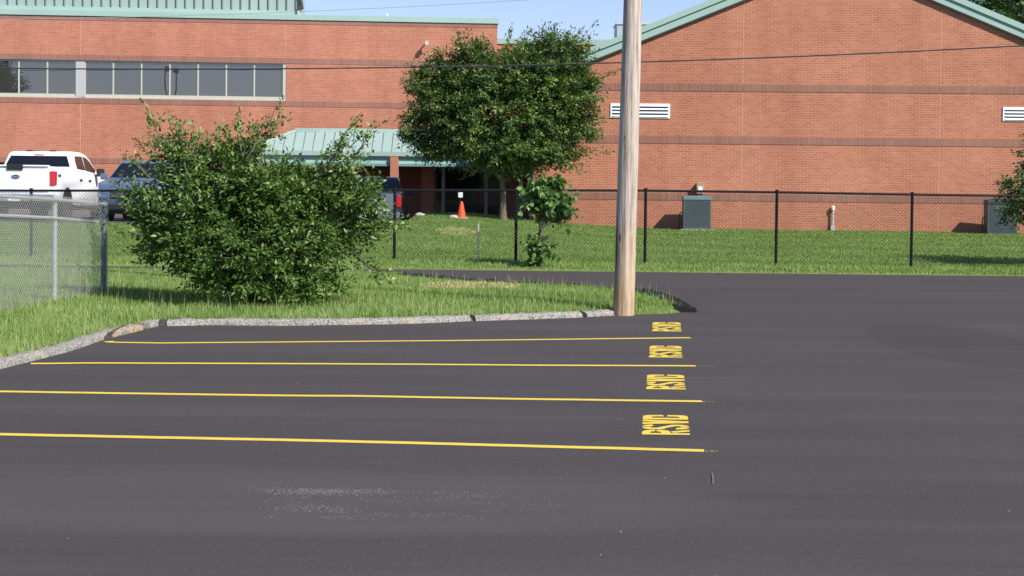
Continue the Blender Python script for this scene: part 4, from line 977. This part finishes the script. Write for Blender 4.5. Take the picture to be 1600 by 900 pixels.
# big tree near the porch
YT=52.3
tb=pxb(YT,[(785,175,0,128,80,1.65),(800,120,0,95,48,1.4),(865,150,0,58,70,1.2),(705,165,0,60,68,1.2),(785,232,0,110,32,1.6),(892,88,0,30,36,.6),(912,135,0,22,32,.6),(905,195,0,30,34,.6),
  (668,130,0,34,26,.6),(650,195,0,26,38,.6),(735,82,0,34,20,.6),(842,72,0,40,22,.7),(700,100,0,30,22,.5),(680,232,0,34,16,.5),(870,242,0,40,18,.6),(800,260,0,46,14,.6)])
tbz=aty(786,349,YT); tbz.z=float(zlawn(np.array(tbz.x),np.array(YT)))
plant('shade_tree','round crowned dark green tree standing on the lawn before the porch','tree',(tbz.x,YT,tbz.z),tb,2700,36,.112,.24,M['treeleaf'],M['bark'],aty(788,225,YT),.080,.42,.25,.5,60,1,.42,.55,None,.33)
st_=[o for o in bpy.data.objects if o.name=='shade_tree'][0]
sprays(st_,YT,((850,110,911,42),(840,110,896,48),(830,110,850,40),(790,110,796,52),(750,110,722,48),(740,120,700,72),(700,150,640,118),(690,160,628,128),(690,200,622,196),(700,210,638,236),(720,220,662,252),(800,230,790,280),(840,230,848,272),(870,210,932,240),(880,190,945,188),(880,160,940,152),(880,130,932,112),(870,110,928,88),(900,200,944,212),(860,220,900,262),(760,230,740,268),(770,110,760,62),(820,100,825,50)),3,.10,.13,M['treeleaf'],.42,.52,.12,1.0,9)
# young tree by the fence
YY=35.6
yb=pxb(YY,[(855,315,0,40,34,.45),(835,305,0,22,28,.3),(878,325,0,24,24,.3),(857,290,0,25,18,.3)])
p0=aty(842,420,YY-.4)
plant('young_tree','young slender tree with broad leaves in front of the black fence','tree',(p0.x,YY-.4,p0.z),[(a,b-.4,c,d,e,f_) for a,b,c,d,e,f_ in yb],170,7,.145,.13,M['redbud'],M['bark'],aty(851,335,YY-.4),.020,.85,.7,.1,22,1,.5,.1)
yb=pxb(YY-.4,[(845,388,0,22,18,.25),(838,402,0,12,10,.18)])
rr=[o for o in bpy.data.objects if o.name=='young_tree'][0]
C,Dd=sample_blobs(yb,60,.2); leaves(C,Dd,.135,7,.10,M['redbud'],'lower_foliage',rr,.85,.8,tuple(rr.location),.45,.1)
# tree at the right edge
YE=37.6
eb=pxb(YE,[(1650,300,0,75,48,1.1),(1600,312,-.2,42,26,.5),(1585,330,-.2,24,22,.4),(1700,250,0,110,80,1.4),(1575,285,-.2,16,12,.25)])
pe=aty(1690,415,YE)
plant('edge_tree','dark green leafy tree reaching in from the right edge','tree',(pe.x,YE,float(zlawn(np.array(pe.x),np.array(YE)))),eb,520,30,.085,.17,M['treeleaf'],M['bark'],aty(1690,320,YE),.07,.5,.2,.5,30,1,.5,.5)
# trees beyond the gable roof
for i,(x,Y,h,rad,lab) in enumerate(((1560,92,13.2,5.,'tall dark tree rising behind the right slope of the gable roof, leftmost of two'),(1700,88,14.5,5.5,'tall dark tree beyond the right roof slope, at the right edge'))):
    p=aty(x,300,Y); blobs=[(p.x,Y,h-rad*.9,rad,rad*.8,rad*.9),(p.x+rad*.4,Y-1,h-rad*.5,rad*.6,rad*.5,rad*.5),(p.x-rad*.5,Y,h-rad*.8,rad*.55,rad*.5,rad*.5),(p.x,Y,h-rad*1.8,rad*.9,rad*.7,rad*.7)]
    plant('background_tree',lab,'tree',(p.x,Y,-1.5),blobs,700,22,.30,.75,M['treeleaf'],M['bark'],(p.x,Y,h-rad*1.5),.25,.5,.1,.6,20,1,.35,.5)
# street tree behind the camera, mirrored in the leftmost windows
m0=mirror(8,126,170); gz=0.
blobs=[(m0.x,m0.y,m0.z-1.2,2.1,2.2,2.8),(m0.x-1.8,m0.y,m0.z+.5,2.2,2.,2.4),(m0.x+.3,m0.y,m0.z-2.6,2.2,1.8,1.2)]
plant('street_tree','dark tree mirrored in the leftmost window panes','tree',(m0.x-.6,m0.y,0),blobs,520,24,.28,.55,M['treeleaf'],M['bark'],(m0.x-.6,m0.y,m0.z-2.),.2,.5,.1,.5,20,1,.3,.5)
